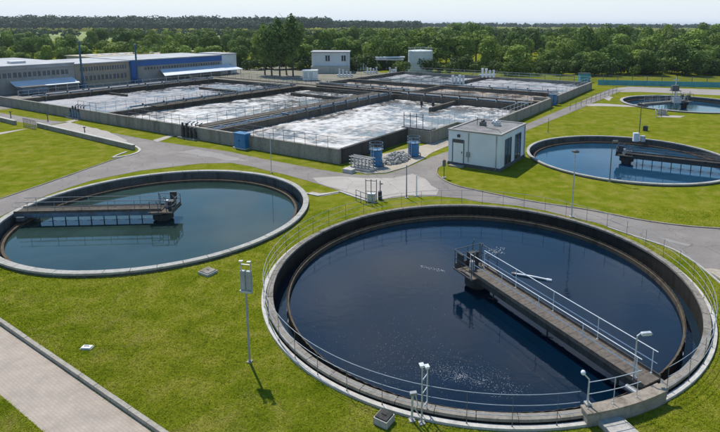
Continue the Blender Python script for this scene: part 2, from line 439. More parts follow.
# ------------------------------------------------------------------ tanks plan
T1 = dict(c=(3.40, 24.26), R0=9.60, R1=9.84, top=0.24, weir=(8.90, 8.97, -0.28), water=-0.50)
T2 = dict(c=(-15.72, 33.05), R0=8.88, R1=9.20, top=0.22, weir=(8.28, 8.42, -0.36), water=-0.52)
T3 = dict(c=(20.0, 47.9), R0=8.70, R1=8.93, top=0.20, weir=(8.15, 8.28, -0.36), water=-0.50)
T4 = dict(c=(42.2, 81.6), R0=8.75, R1=9.15, top=0.20, weir=(8.3, 8.42, -0.3), water=-0.50)
TANKS = [T1, T2, T3, T4]
T1_OUT = 10.08

# ------------------------------------------------------------------ ground
def fill_poly(loops, z):
    bm = bmesh.new(); es = []
    for lp in loops:
        vs = [bm.verts.new((x, y, z)) for x, y in lp]
        es += [bm.edges.new((vs[i], vs[(i + 1) % len(vs)])) for i in range(len(vs))]
    bmesh.ops.triangle_fill(bm, edges=es, use_beauty=True, normal=(0, 0, 1))
    bmesh.ops.recalc_face_normals(bm, faces=bm.faces)
    if sum(f.normal.z for f in bm.faces) < 0: bmesh.ops.reverse_faces(bm, faces=bm.faces)
    m = bpy.data.meshes.new('sheet'); bm.to_mesh(m); bm.free(); return m
def circle(c, r, n=72): return [(c[0] + r * math.cos(2 * math.pi * i / n), c[1] + r * math.sin(2 * math.pi * i / n)) for i in range(n)]
NEAR = [(-90, 3), (120, 3), (120, 150), (-90, 150)]
g = put('ground', fill_poly([NEAR] + [circle(t['c'], t['R1'] - 0.05) for t in TANKS], 0.0), 'grass'); g['kind'] = 'structure'
BIG = [(-5000, -200), (5000, -200), (5000, 9000), (-5000, 9000)]
g = put('ground', fill_poly([BIG, NEAR], 0.0), 'grass'); g['kind'] = 'structure'

def densify(poly, step=0.6, closed=True):
    o = []
    n = len(poly)
    for i in range(n if closed else n - 1):
        a, b = np.array(poly[i]), np.array(poly[(i + 1) % n]); k = max(1, int(np.linalg.norm(b - a) / step))
        o += [tuple(a + (b - a) * j / k) for j in range(k)]
    if not closed: o.append(tuple(poly[-1]))
    return o
def smooth_line(pts, it=2):
    for _ in range(it):
        q = [pts[0]]
        for a, b in zip(pts[:-1], pts[1:]):
            q += [tuple(0.75 * np.array(a) + 0.25 * np.array(b)), tuple(0.25 * np.array(a) + 0.75 * np.array(b))]
        pts = q + [pts[-1]]
    return pts
def keep_out(poly):
    r = []
    for p in poly:
        p = np.array(p)
        for t, R in ((T1, T1_OUT + 0.08), (T2, T2['R1'] + 0.03), (T3, T3['R1'] + 0.05), (T4, T4['R1'] + 0.05)):
            d = p - t['c']; n = np.linalg.norm(d)
            if n < R: p = np.array(t['c']) + d / n * R
        r.append((float(p[0]), float(p[1])))
    return r
SHEETS = []
def vn1(t, seed):
    tab = np.random.default_rng(seed).random(4096); i = np.floor(t).astype(int); f = t - i; f = f * f * (3 - 2 * f)
    return tab[i % 4096] * (1 - f) + tab[(i + 1) % 4096] * f
def sheet(name, poly, z, mat):
    k = {'paver': 0.0, 'asphalt': 0.035, 'apron': 0.09, 'worn': 0.14, 'sand': 0.10}.get(mat, 0.05)
    poly = densify(poly, 0.35 if mat != 'gravel' else 0.8)
    ph_ = np.arange(len(poly)); jx = vn1(ph_ * 0.45, len(poly)); jy = vn1(ph_ * 0.45 + 40, len(poly) + 3)
    poly = keep_out([(x + k * 2 * (a - 0.5), y + k * 2 * (b - 0.5)) for (x, y), a, b in zip(poly, jx, jy)]); SHEETS.append(np.array(poly))
    o = put(name, fill_poly([poly], z), mat); o['kind'] = 'structure'; return o
def px(*pts): return [G(*p) for p in pts]

# road round the lawn, along the basins, past the junction and off to the right
up = smooth_line(px((-60, 219), (0, 199.7), (61, 178.9), (111, 160.8), (128, 156), (139.5, 152.5), (140.5, 149.5), (136, 147.3)))
road_a = up + px((133, 148), (105, 138), (75, 131.2), (114, 133.3), (135, 137.5), (166, 142.8), (200, 147.5), (231, 152), (250, 156.5), (320, 169.7), (345, 173.5), (362, 175.0), (385, 174.2), (405, 168.6), (417.5, 163), (430, 157.7), (450, 150.5), (456, 150.5))
road_a += px((470, 148), (490, 149), (470, 155.5), (447, 162.5), (438, 168.5)) + smooth_line(px((437, 171), (437.5, 176), (451, 185), (479, 191.2), (530, 201.7), (571.7, 207.5), (600, 212.2), (641.7, 220.8), (683, 226.3), (720, 229), (800, 234)), 1)
road_a += px((800, 350), (745, 302), (720, 280), (700, 265), (681.7, 253.3), (666.7, 245.8), (641.7, 238.3), (608, 226.7), (597, 223), (580, 219.5), (546.7, 211), (513, 205.5), (480, 202), (462, 198.5), (440, 196.5), (409, 196.2), (368, 201.7), (340, 191), (300, 178.7), (275.6, 172.5), (253, 167), (231, 163), (200, 163.6), (139, 171), (91.7, 180.5), (50, 194), (25, 204.5), (0, 217), (-60, 243))
sheet('road', road_a, 0.012, 'asphalt')
# concrete apron behind the low wall, then the basin road further left
sheet('apron', px((43, 126.6), (69.4, 122.4), (105.6, 131), (124, 139), (133, 145.5), (134, 148.2)), 0.020, 'apron')
sheet('road', px((-60, 103.5), (0, 113), (40, 119.5), (66, 122.2), (42, 126.4), (0, 118.5), (-60, 108)), 0.012, 'asphalt')
# worn concrete pad at the junction
sheet('apron', px((312, 178), (340, 176.5), (365, 178.5), (392, 178.5), (412, 174), (424, 179), (438, 190.5), (436, 195.5), (409, 195.2), (369, 200.8), (341, 190), (318, 184)), 0.024, 'apron')
sheet('apron', px((306, 193.5), (318, 196.5), (338, 193.5), (336, 191.6), (320, 193.3), (312, 191.7)), 0.016, 'apron')
sheet('apron', px((178, 152.5), (196, 149.5), (228, 155.5), (252, 161), (232, 161), (202, 156.5)), 0.020, 'worn')
sheet('apron', px((655, 237.5), (668, 239), (690, 244.5), (686, 246), (668, 242.5)), 0.018, 'worn')
sheet('sand', px((702, 268.5), (709, 268), (721, 270), (745, 275), (752, 292), (735, 287)), 0.026, 'sand')
# sandy strip in front of the basin notch
sheet('sand', px((354, 160), (392, 152), (424, 145.2), (448, 138.5), (449.5, 145), (436, 151), (424, 157.8), (405, 166.8), (385, 172.4), (366, 173.3), (351, 170.5)), 0.020, 'sand')
# road beyond the pump house
sheet('road', px((500, 136.5), (528.9, 123.3), (578.9, 102.2), (609, 89.6), (626, 89.8), (617.8, 92.2), (584.4, 107), (528.9, 129.6), (505, 141)), 0.012, 'asphalt')
sheet('road', px((609, 89.4), (628, 86.7), (720, 89.8), (900, 94), (900, 103), (720, 95.4), (640, 92.0), (622, 92.2)), 0.008, 'gravel')
for q in (((585, 104.5), (598, 103.4), (630, 105.4), (640, 107.3), (600, 106.2), (588, 106.2)), ((604, 98.5), (609, 96), (613, 97.5), (609, 101)),
          ((32, 128), (37, 127), (20, 130.5), (0, 134.5), (-20, 138), (-20, 136), (0, 132.6)), ((153, 140.2), (164, 137), (174, 134.6), (177, 135.2), (168, 138.7), (157, 141.8)),
          ((64, 121.8), (84, 117.6), (88, 118.4), (70, 122.6)), ((655, 117.2), (665, 115.5), (685, 116), (681, 117.6))):
    sheet('path', px(*q), 0.016, 'apron')
# far side yard round the poplars and tanks
sheet('yard', [W(-64, 34), W(-35.6, 34), W(-35.6, 74), W(-80, 74), W(-80, 34)], 0.010, 'yard')
sheet('yard', [W(-84, -30), W(-57.2, -30), W(-57.2, 33.7), W(-84, 33.7)], 0.014, 'asphalt')
# block-paved path at the near left, with kerb stones one by one
KD = np.array([math.cos(math.radians(-32.8)), math.sin(math.radians(-32.8))]); KN = np.array([-KD[1], KD[0]])
K0 = np.array(G(64, 369))
def K(u, w): return tuple(K0 + u * KD + w * KN)
pv = sheet('path', [K(-16, -0.02), K(14, -0.02), K(14, -1.80), K(-16, -1.80)], 0.006, 'paver')
kb = MB().box((0, 0, 0.03), (0.985, 0.14, 0.26)).mesh('kerb_stone')
for i in range(-15, 14):
    o = put('kerb_stone', kb, 'kerb', pv, (*K(i + 0.5, 0.06), rng.uniform(-0.008, 0.008)), math.atan2(KD[1], KD[0]) + rng.uniform(-0.004, 0.004))
def kerb(pts, w=0.14, h=0.06, mat='concrete'):
    pts = densify(pts, 0.5, False); mb = MB(); L, R_ = [], []
    for i, p in enumerate(pts):
        a, b = np.array(pts[max(0, i - 1)]), np.array(pts[min(len(pts) - 1, i + 1)]); d = (b - a) / np.linalg.norm(b - a); n = np.array([-d[1], d[0]]) * w / 2
        L.append(tuple(np.array(p) + n)); R_.append(tuple(np.array(p) - n))
    vs = []
    for l, r in zip(L, R_): vs += [(*l, -0.02), (*l, h), (*r, h), (*r, -0.02)]
    fs = []
    for i in range(len(pts) - 1):
        for k in range(3): fs.append((i * 4 + k, (i + 1) * 4 + k, (i + 1) * 4 + k + 1, i * 4 + k + 1))
    mb.add(vs, fs); return struct('kerb', mb, mat)
kerb(smooth_line(px((438, 167.5), (436.5, 171), (437, 176), (451, 185), (479, 191.2), (530, 201.7), (571.7, 207.5), (600, 212.2), (641.7, 220.8), (683, 226.3), (720, 229), (760, 231))), 0.12, 0.07, 'concrete_brown')
kerb(smooth_line(px((-40, 212.5), (0, 199.2), (61, 178.4), (111, 160.4), (126, 156))), 0.10, 0.05, 'concrete_grey')
kerb(smooth_line(px((112, 158), (126, 156.5), (138, 153), (140.5, 149.8), (136, 147), (132, 145.6))), 0.22, 0.07, 'concrete_white')
kerb(px((112, 158), (118, 155.2), (127, 152)), 0.18, 0.07, 'concrete_white')
kerb(px((306, 193.6), (318, 196.2), (340, 192), (369, 202)), 0.16, 0.07, 'concrete_white')
kerb(smooth_line(px((608, 227.5), (642, 239), (667, 246.8), (682, 254.2), (700, 266), (722, 285))), 0.12, 0.05, 'concrete')
kerb(px((351, 171), (366, 174.0), (385, 173.2), (405, 167.6), (424, 158.5)), 0.12, 0.06, 'concrete')

# ------------------------------------------------------------------ clarifier tanks
def clarifier(T, label, wmat, inner='concrete_wet_shade', topmat='concrete', ledge=False):
    t = thing('clarifier_tank', label, 'clarifier tank', (*T['c'], 0), 0, 'round clarifier tanks')
    R0, R1, top = T['R0'], T['R1'], T['top']
    nseg = 48; da = 2 * math.pi / nseg; gp = 0.012 / R1
    cm = MB().ring(R0 - 0.02, R1 + 0.02, top - 0.10, top, 4, gp, da - gp).mesh('coping_segment')
    for i in range(nseg): put('coping_segment', cm, topmat, t, (0, 0, rng.uniform(-0.006, 0.006)), i * da)
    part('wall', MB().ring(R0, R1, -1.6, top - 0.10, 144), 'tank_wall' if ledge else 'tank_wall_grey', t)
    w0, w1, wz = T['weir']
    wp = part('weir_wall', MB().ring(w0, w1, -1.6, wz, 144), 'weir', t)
    # toothed overflow plate on the weir
    mb = MB(); n = 300; vs = []; fs = []
    for i in range(n):
        a = 2 * math.pi * i / n
        z = wz + 0.06 + (0.04 if i % 2 else 0.0)
        vs += [(math.cos(a) * (w1 + 0.02), math.sin(a) * (w1 + 0.02), wz - 0.12), (math.cos(a) * (w1 + 0.02), math.sin(a) * (w1 + 0.02), z),
               (math.cos(a) * (w1 + 0.03), math.sin(a) * (w1 + 0.03), wz - 0.12), (math.cos(a) * (w1 + 0.03), math.sin(a) * (w1 + 0.03), z)]
    for i in range(n):
        j = (i + 1) % n
        fs += [(i * 4, j * 4, j * 4 + 1, i * 4 + 1), (i * 4 + 3, j * 4 + 3, j * 4 + 2, i * 4 + 2), (i * 4 + 1, j * 4 + 1, j * 4 + 3, i * 4 + 3)]
    part('weir_plate', mb.add(vs, fs), 'weir', wp)
    part('gutter_floor', MB().ring(w1 + 0.04, R0 - 0.004, -1.5, -1.05, 96), 'concrete_wet_shade', t)
    part('tank_floor', MB().lathe([(w0 - 0.01, -1.6), (0.4, -2.2)], 64), 'concrete_wet_shade', t)
    if ledge:
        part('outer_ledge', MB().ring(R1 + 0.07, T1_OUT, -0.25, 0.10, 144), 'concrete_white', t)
        part('drain_slot', MB().ring(R1 + 0.022, R1 + 0.068, -0.3, -0.02, 96), 'concrete_wet_shade', t)
    w = struct('water', MB().lathe([(0.02, 0), (2, 0), (5, 0), (w0 - 0.003, 0)], 96), wmat, (*T['c'], T['water']))
    w2 = struct('water', MB().ring(w1 + 0.05, R0 - 0.006, -0.25, 0.0, 96), 'gutter_water', (*T['c'], T['water'] - 0.22))
    return t
tk1 = clarifier(T1, 'largest round tank of dark navy water ringed by a handrail, in the foreground', 'water1', 'concrete_wet_shade', 'coping', True)
clarifier(T2, 'round tank of grey-green water with no railing, at the left beside the road', 'water2', 'concrete_wet_shade', 'concrete')
clarifier(T3, 'round tank of bright blue water on the lawn right of the white pump house', 'water3', 'concrete_wet_shade', 'concrete')
clarifier(T4, 'farthest round tank, by the gravel road and teal fence', 'water3', 'concrete_wet_shade', 'concrete')
# raised block of wall where the bridge lands
BR1 = math.radians(-60.0)
def ang1(x, y, z): p = G(x, y, z); return math.atan2(p[1] - T1['c'][1], p[0] - T1['c'][0])
a_lo, a_hi = ang1(586, 409, 0.55), ang1(664, 386, 0.55)
part('raised_wall', MB().ring(T1['R1'] - 0.10, T1_OUT + 0.03, -0.2, 0.42, 28, a_lo, a_hi), 'concrete_grey', tk1)
part('raised_coping', MB().ring(T1['R1'] - 0.12, T1_OUT + 0.05, 0.42, 0.49, 28, a_lo - 0.003, a_hi + 0.003), 'concrete_brown', tk1)

# ------------------------------------------------------------------ handrails
_posts = {}
def post_mesh(h, r, mat):
    k = (round(h, 3), r, mat)
    if k not in _posts:
        m = MB().tube((0, 0, 0), (0, 0, h), r, None, 6)
        m.box((0, 0, 0.01), (r * 4, r * 4, 0.02))
        _posts[k] = m.mesh('post')
    return _posts[k]
def along(pts, step):
    pts = [Vector(p) for p in pts]; o = [pts[0].copy()]; carry = 0.0
    for a, b in zip(pts[:-1], pts[1:]):
        L = (b - a).length; d = step - carry
        while d <= L + 1e-6:
            o.append(a + (b - a) * (d / L)); d += step
        carry = (carry + L) % step if L > 0 else carry
        carry = L - (d - step)
    return o
def handrail(pts, label=None, parent=None, h=1.05, rails=(1.05, 0.55), step=1.5, r=0.022, mat='galv', postmat=None, group=None, name='handrail'):
    pts = [Vector(p) for p in pts]; b = pts[0].copy()
    if parent is None: t = thing(name, label, 'handrail', b, 0, group)
    else:
        t = parent; b = Vector((0, 0, 0))
    loc = [p - b for p in pts]
    for p in along(loc, step):
        put('post', post_mesh(h, r, postmat or mat), postmat or mat, t, p, rng.uniform(0, 0.5))
    for z in rails:
        part('rail', MB().path([p + Vector((0, 0, z)) for p in loc], r * 0.95, 6), mat, t)
    return t
def arc(c, R, a0, a1, n, z): return [(c[0] + R * math.cos(a0 + (a1 - a0) * i / n), c[1] + R * math.sin(a0 + (a1 - a0) * i / n), z) for i in range(n + 1)]
gap0, gap1 = BR1 - 0.115, BR1 + 0.085
handrail(arc(T1['c'], 9.97, a_hi + 0.02, a_lo - 0.02 + 2 * math.pi, 140, 0.10), 'long galvanised handrail curving round the edge of the largest tank', h=1.06, rails=(1.06, 0.70, 0.36), step=1.36, r=0.0105, mat='galv_pale', postmat='galv_dark')
handrail(arc(T1['c'], 9.92, a_lo + 0.01, gap0, 8, 0.49), 'short curved handrail on the raised wall left of the bridge foot', h=0.9, rails=(0.9, 0.5), step=0.9, r=0.0125)

# ------------------------------------------------------------------ scraper bridges (half span, from the tank centre to the rim)
def bridge(T, az, L, label, wd, z, deckmat, girder, railmat, hang, extra_end=0.0, step=1.6, rh=1.0):
    t = thing('scraper_bridge', label, 'bridge', (*T['c'], 0), az, 'half-span scraper bridges')
    x0, x1 = -0.1, L + extra_end
    part('deck', MB().box(((x0 + x1) / 2, 0, z - 0.03), (x1 - x0, wd, 0.06)), deckmat, t)
    # cross bearers give the grating its ribs
    cb = MB().box((0, 0, 0), (0.05, wd - 0.12, 0.006)).mesh('grating_bar')
    for i in range(int((x1 - x0) / 0.42)):
        put('grating_bar', cb, deckmat, t, (x0 + 0.3 + i * 0.42, 0, z + 0.004))
    for sy in (-1, 1):
        part('girder', MB().box(((x0 + x1) / 2, sy * (wd / 2 - 0.05), z - 0.19), (x1 - x0, 0.10, 0.26)), girder, t)
        part('toe_board', MB().box(((x0 + x1) / 2, sy * (wd / 2 - 0.012), z + 0.05), (x1 - x0 - 0.02, 0.02, 0.10)), deckmat, t)
        handrail([(x0 + 0.05, sy * (wd / 2 - 0.045), z), (x1 - 0.15, sy * (wd / 2 - 0.045), z)], None, t, rh, (rh, rh * 0.52), step, 0.017, railmat)
    # scraper posts down to the water
    for i in range(hang):
        x = 1.4 + i * (T['weir'][0] - 2.0) / max(1, hang - 1)
        sp = part('scraper_post', MB().tube((x, -0.15, T['water'] - 0.5), (x, -0.15, z - 0.31), 0.035), girder, t)
        part('scraper_blade', MB().box((x, -0.15, T['water'] - 0.1), (0.5, 0.05, 0.22), 0.5), girder, sp)
    # centre pier and drum
    part('centre_pier', MB().lathe([(0.42, -2.0), (0.42, z - 0.70), (0.62, z - 0.67), (0.62, z - 0.34), (0.0, z - 0.34)], 24), 'concrete_wet_shade', t, smooth=False)
    # centre platform with its cage and cabinet
    cp = part('centre_platform', MB().box((-0.15, 0, z - 0.1), (1.5, wd + 0.7, 0.08)), deckmat, t)
    for (px_, py_) in ((-0.85, -(wd + 0.6) / 2), (-0.85, (wd + 0.6) / 2), (0.5, -(wd + 0.6) / 2), (0.5, (wd + 0.6) / 2), (-0.85, 0)):
        put('platform_post', post_mesh(rh * 1.08, 0.024, 'galv_dark'), 'galv_dark', t, (px_, py_, z - 0.06))
    part('platform_rail', MB().path([(0.5, -(wd + 0.6) / 2, z + rh), (-0.85, -(wd + 0.6) / 2, z + rh), (-0.85, (wd + 0.6) / 2, z + rh), (0.5, (wd + 0.6) / 2, z + rh)], 0.022), 'galv_dark', t)
    part('platform_rail', MB().path([(0.5, -(wd + 0.6) / 2, z + rh * 0.5), (-0.85, -(wd + 0.6) / 2, z + rh * 0.5), (-0.85, (wd + 0.6) / 2, z + rh * 0.5), (0.5, (wd + 0.6) / 2, z + rh * 0.5)], 0.022), 'galv_dark', t)
    kx = part('drive_cabinet', MB().box((-0.62, 0.15, z + rh * 0.36), (0.34, 0.5, rh * 0.8)), 'dark', t); bevel(kx, 0.02)
    part('slip_ring', MB().tube((-0.2, -0.2, z - 0.06), (-0.2, -0.2, z + 0.42), 0.15, 0.12, 12), 'galv', t)
    for k_, (ax, ay, hh_) in enumerate(((-0.7, -0.45, 0.9), (-0.4, 0.5, 1.3), (0.1, 0.52, 0.8), (-0.85, 0.3, 1.4), (0.3, -0.5, 1.25))):
        part('conduit', MB().path([(ax, ay, z - 0.06), (ax, ay, z + hh_ * rh * 0.8), (ax + 0.12, ay, z + hh_ * rh)], 0.028, 6), 'galv_dark', t)
    part('junction_box', MB().box((-0.45, -(wd + 0.5) / 2, z + 0.55), (0.4, 0.12, 0.5)), 'dark', t)
    part('kick_plate', MB().box((-0.86, 0, z + 0.06), (0.03, wd + 0.6, 0.22)), 'rust', t)
    # end carriage at the rim
    ec = part('end_carriage', MB().box((L - 0.15, 0, z - 0.33), (0.45, wd + 0.5, 0.26)), 'galv_dark', t)
    for sy in (-1, 1):
        part('wheel', MB().tube((L - 0.15, sy * (wd / 2 + 0.12) - 0.05, z - 0.40), (L - 0.15, sy * (wd / 2 + 0.12) + 0.05, z - 0.40), 0.17, None, 16), 'dark', ec)
    part('drive_motor', MB().tube((L - 0.45, -wd / 2 - 0.22, z - 0.2), (L - 0.05, -wd / 2 - 0.22, z - 0.2), 0.10, None, 12), 'galv_mid', ec)
    return t
bridge(T1, BR1, 9.48, 'brown grated walkway bridge with white rails over the navy water of the largest tank', 0.92, 0.32, 'rust', 'concrete_wet_shade', 'rail_white', 3, step=2.3, rh=0.88)  # near-black girder colour has the shade of its side painted in
bridge(T2, math.radians(184.6), 8.45, 'blue-grey scraper bridge reaching from the left rim to the middle of the grey-green tank', 1.0, 0.27, 'concrete_dark', 'steel_blue', 'galv_mid', 9, 0.35, rh=0.66)
bridge(T3, math.radians(-27.5), 8.8, 'dark scraper bridge across the bright blue tank right of the pump house', 1.1, 0.40, 'concrete_wet_shade', 'dark', 'galv_dark', 9, 0.3, rh=0.6)
bridge(T4, math.radians(205), 8.9, 'small scraper bridge on the farthest round tank by the teal fence', 1.1, 0.6, 'concrete_grey', 'galv_dark', 'galv', 6, 0.2)

# skimmer pipe floating right of the bridge head
p0, p1 = G(514, 273.5, -0.46), G(547, 279.5, -0.46)
sk = thing('skimmer_pipe', 'pale skimmer pipe lying on the navy water right of the bridge head', 'pipe', (*p0, -0.46))
part('pipe', MB().path([(0, 0, 0), ((p1[0] - p0[0]) * 0.55, (p1[1] - p0[1]) * 0.55, 0.02), (p1[0] - p0[0], p1[1] - p0[1], 0)], 0.05, 8), 'white', sk)
part('float', MB().tube((p1[0] - p0[0] - 0.02, p1[1] - p0[1], -0.02), (p1[0] - p0[0] + 0.22, p1[1] - p0[1] - 0.06, -0.02), 0.09, 0.07, 10), 'white', sk)
part('float', MB().tube((-0.12, 0.03, -0.02), (0.12, 0, -0.02), 0.08, None, 10), 'concrete_grey', sk)

# foam flecks drifting on the navy tank
def flecks():
    mb = MB(); cx, cy = T1['c']
    def fl(x, y, s):
        if math.hypot(x - cx, y - cy) > T1['weir'][0] - 0.1: return
        n = rng.randint(4, 7); a0 = rng.uniform(0, 6.3); k = rng.uniform(1, 2.2); ca, sa = math.cos(a0), math.sin(a0)
        vs = []
        for i in range(n):
            t = 2 * math.pi * i / n; r = s * rng.uniform(0.5, 1.1); u, w = r * k * math.cos(t), r * math.sin(t)
            vs.append((x + u * ca - w * sa, y + u * sa + w * ca, T1['water'] + 0.006))
        vs.append((x, y, T1['water'] + 0.006 + s * 0.3))
        mb.add(vs, [(i, (i + 1) % n, n) for i in range(n)])
    for _ in range(800):                     # arc of scum by the near rim
        u = rng.random(); xx = 372 + 138 * u; yy = 352 + 26 * u + rng.gauss(0, 1) * (16 * (1 - u) + 4)
        fl(*G(xx, yy, T1['water']), rng.uniform(0.003, 0.009))
    for c in ((458, 376, 9), (478, 382, 7), (463, 377, 5), (445, 371, 10), (505, 390, 12)):
        for _ in range(120):
            fl(*G(c[0] + rng.gauss(0, c[2]), c[1] + rng.gauss(0, c[2] * 0.35), T1['water']), rng.uniform(0.004, 0.011))
    for _ in range(260):
        fl(*G(rng.uniform(300, 450), rng.uniform(262, 372), T1['water']), rng.uniform(0.003, 0.008))
    for _ in range(90):
        u = rng.random(); fl(*G(421 + 26 * u, 266.5 + 5 * u + rng.gauss(0, 0.7), T1['water']), rng.uniform(0.008, 0.02))
    for _ in range(60):
        fl(*G(497 + rng.gauss(0, 5), 251 + rng.gauss(0, 2), T1['water']), rng.uniform(0.012, 0.035))
    o = part('foam_flecks', mb, 'foam_fleck', None); tag(o, 'white foam flecks drifting on the navy tank', 'foam', None, 'stuff')
M['foam_fleck'] = simple('foam_fleck', (0.42, 0.44, 0.46), 0.7, 0.1, 5)
flecks()

# ------------------------------------------------------------------ aeration basins
BZ = 1.30
def vnoise(x, y, seed):
    r = np.random.default_rng(seed); tab = r.random((256, 256))
    xi, yi = np.floor(x).astype(int), np.floor(y).astype(int); fx, fy = x - xi, y - yi
    fx, fy = fx * fx * (3 - 2 * fx), fy * fy * (3 - 2 * fy)
    g = lambda a, b: tab[a % 256, b % 256]
    return (g(xi, yi) * (1 - fx) + g(xi + 1, yi) * fx) * (1 - fy) + (g(xi, yi + 1) * (1 - fx) + g(xi + 1, yi + 1) * fx) * fy
def fbm(x, y, seed, octv=5, lac=2.0, gain=0.55):
    s = 0; a = 1; tot = 0
    for i in range(octv): s = s + a * vnoise(x * lac ** i + 17 * i, y * lac ** i + 31 * i, seed + i); tot += a; a *= gain
    return s / tot
def froth(s0, s1, t0, t1, z, res, seed, mat, bias=0.0, amp=0.08, sx=2.2, sy=2.2, clip=None, grad=None):
    ns, nt_ = max(8, int((s1 - s0) / res)), max(8, int((t1 - t0) / res))
    S, Tt = np.meshgrid(np.linspace(s0, s1, ns + 1), np.linspace(t0, t1, nt_ + 1), indexing='ij')
    wx = fbm(S * 0.12, Tt * 0.12, seed + 50, 3) * 5; wy = fbm(S * 0.12, Tt * 0.12, seed + 70, 3) * 5
    n1 = fbm(S * sx + wx, Tt * sy + wy, seed, 5)
    n2 = fbm(S * 0.13 + wy * 0.4, Tt * 0.10, seed + 9, 4)
    rid = 1 - np.abs(2 * fbm(S * sx * 0.8 + wy, Tt * sy * 0.8 + wx, seed + 21, 4) - 1) * 2.2
    n3 = fbm(S * 0.55 + wx, Tt * 0.55 + wy, seed + 33, 4)
    F = np.clip(0.40 * (n1 - 0.5) * 3.2 + 0.5 * (n3 - 0.5) * 3.0 + 0.55 * (n2 - 0.5) * 3.0 + 0.42 * rid + 0.12 + bias, 0, 1)
    if grad is not None: F = np.clip(F + grad((S - s0) / (s1 - s0), (Tt - t0) / (t1 - t0)), 0, 1)
    Z = z + amp * (F - 0.5) + 0.05 * (fbm(S * 2.2, Tt * 2.2, seed + 3, 3) - 0.5)
    P = O[None, None, :] + S[..., None] * A + Tt[..., None] * B
    co = np.concatenate([P, Z[..., None]], -1).reshape(-1, 3)
    idx = np.arange((ns + 1) * (nt_ + 1)).reshape(ns + 1, nt_ + 1)
    q = np.stack([idx[:-1, :-1], idx[1:, :-1], idx[1:, 1:], idx[:-1, 1:]], -1)
    if clip is not None:
        cs, ct = (S[:-1, :-1] + S[1:, 1:]) / 2, (Tt[:-1, :-1] + Tt[1:, 1:]) / 2
        q = q[~clip(cs, ct)]
    q = q.reshape(-1, 4)
    m = bpy.data.meshes.new('froth'); m.from_pydata(co.tolist(), [], q.tolist())
    at = m.attributes.new('froth', 'FLOAT', 'POINT'); at.data.foreach_set('value', F.reshape(-1).astype(np.float32))
    m.polygons.foreach_set('use_smooth', [True] * len(m.polygons))
    o = put('water', m, mat); o['kind'] = 'structure'; return o
froth(-55.8, -35.2, 0.2, 33.3, 0.72, 0.20, 3, 'foam_grey', -0.02, grad=lambda u, v: 0.25 * (1 - v) * (1 - u) - 0.12 * v)
froth(-34.8, -18.5, 0.2, 33.3, 0.70, 0.18, 23, 'foam_white', 0.05, grad=lambda u, v: 0.18 - 0.42 * v)
froth(-15.8, 5.6, 0.2, 33.3, 0.52, 0.14, 43, 'foam_white', 0.10, 0.08, grad=lambda u, v: 0.16 * (1 - v) - 0.10 * v * (1 - u), clip=lambda s, t: ((s > -0.15) & (t < 11.2)) | ((s > 2.6) & (t < 17.3)))
froth(-34.8, -15.4, 38.2, 46.8, 0.75, 0.3, 63, 'foam_brown', 0.0)
froth(-14.8, 5.6, 38.4, 47.6, 0.75, 0.3, 83, 'foam_brown', 0.05)
froth(-14.8, 5.6, 48.6, 67.6, 0.72, 0.35, 103, 'foam_grey', 0.05)
froth(-34.8, -15.4, 48.6, 67.6, 0.72, 0.35, 123, 'foam_grey', 0.05)

bas = thing('aeration_basin', 'long low concrete basin complex of foaming cells behind the road', 'basin', (*W(0, 0), 0), TH)
def bw(name, s0, s1, t0, t1, z0=-0.1, z1=BZ, mat='concrete_grey'):
    return part(name, MB().box(((s0 + s1) / 2, (t0 + t1) / 2, (z0 + z1) / 2), (s1 - s0, t1 - t0, z1 - z0)), mat, bas)
bw('outer_wall', -64, 0.0, -0.15, 0.2)
bw('outer_wall', -0.2, 0.15, 0.202, 11.1, mat='concrete_wet_shade')  # darker than the other outer walls: shade on its face put into the colour
bw('outer_wall', -0.2, 2.8, 11.102, 11.4, z1=1.28)
bw('outer_wall', 2.55, 2.85, 11.402, 17.2)
bw('outer_wall', 2.55, 6.0, 17.202, 17.5, z1=1.28)
bw('outer_wall', 5.65, 6.0, 17.502, 42.0)
bw('outer_wall', 5.65, 6.0, 45.6, 68.2)
bw('outer_wall', 3.2, 5.64, 42.3, 42.6, z1=1.26)
bw('outer_wall', -35.0, 5.64, 67.7, 68.0, z1=1.28)
bw('partition_wall', -56.4, -55.9, 0.202, 33.4, mat='concrete_dark')
bw('partition_wall', -35.25, -34.75, 0.202, 33.4, mat='concrete_dark')
bw('partition_wall', -35.25, -34.8, 38.1, 67.69, mat='concrete_dark')
bw('partition_wall', -15.4, -14.85, 38.35, 67.69, mat='concrete_dark')
# channel between the second and third cells
bw('channel_wall', -18.6, -17.6, 0.202, 33.4)
bw('channel_wall', -16.15, -15.75, 0.202, 33.4, z1=1.28, mat='concrete_dark')  # dark concrete stands in for shade on the face turned from the sun
bw('channel_floor', -17.599, -16.151, 0.3, 33.4, z1=0.85, mat='concrete_wet_shade')
bw('cross_wall', -64, 5.64, 33.402, 33.8, z1=1.29, mat='concrete_dark')
bw('cross_wall', -34.79, 5.64, 37.7, 38.09, z1=1.29, mat='concrete_dark')
bw('channel_floor', -64, 5.64, 33.81, 37.69, z1=0.55, mat='concrete_wet_shade')
bw('cross_wall', -34.79, 5.64, 47.4, 48.4, z1=1.285, mat='concrete_dark')
bw('baffle_wall', -31.0, -18.62, 27.0, 27.35, z1=1.12, mat='concrete_dark')
bw('baffle_wall', -49.0, -35.26, 24.0, 24.35, z1=1.12, mat='concrete_dark')
bw('baffle_wall', -55.89, -50.5, 12.0, 12.3, z1=1.05, mat='concrete_dark')
bw('baffle_wall', -5.6, -5.2, 26.0, 33.39, z1=1.05, mat='concrete_dark')
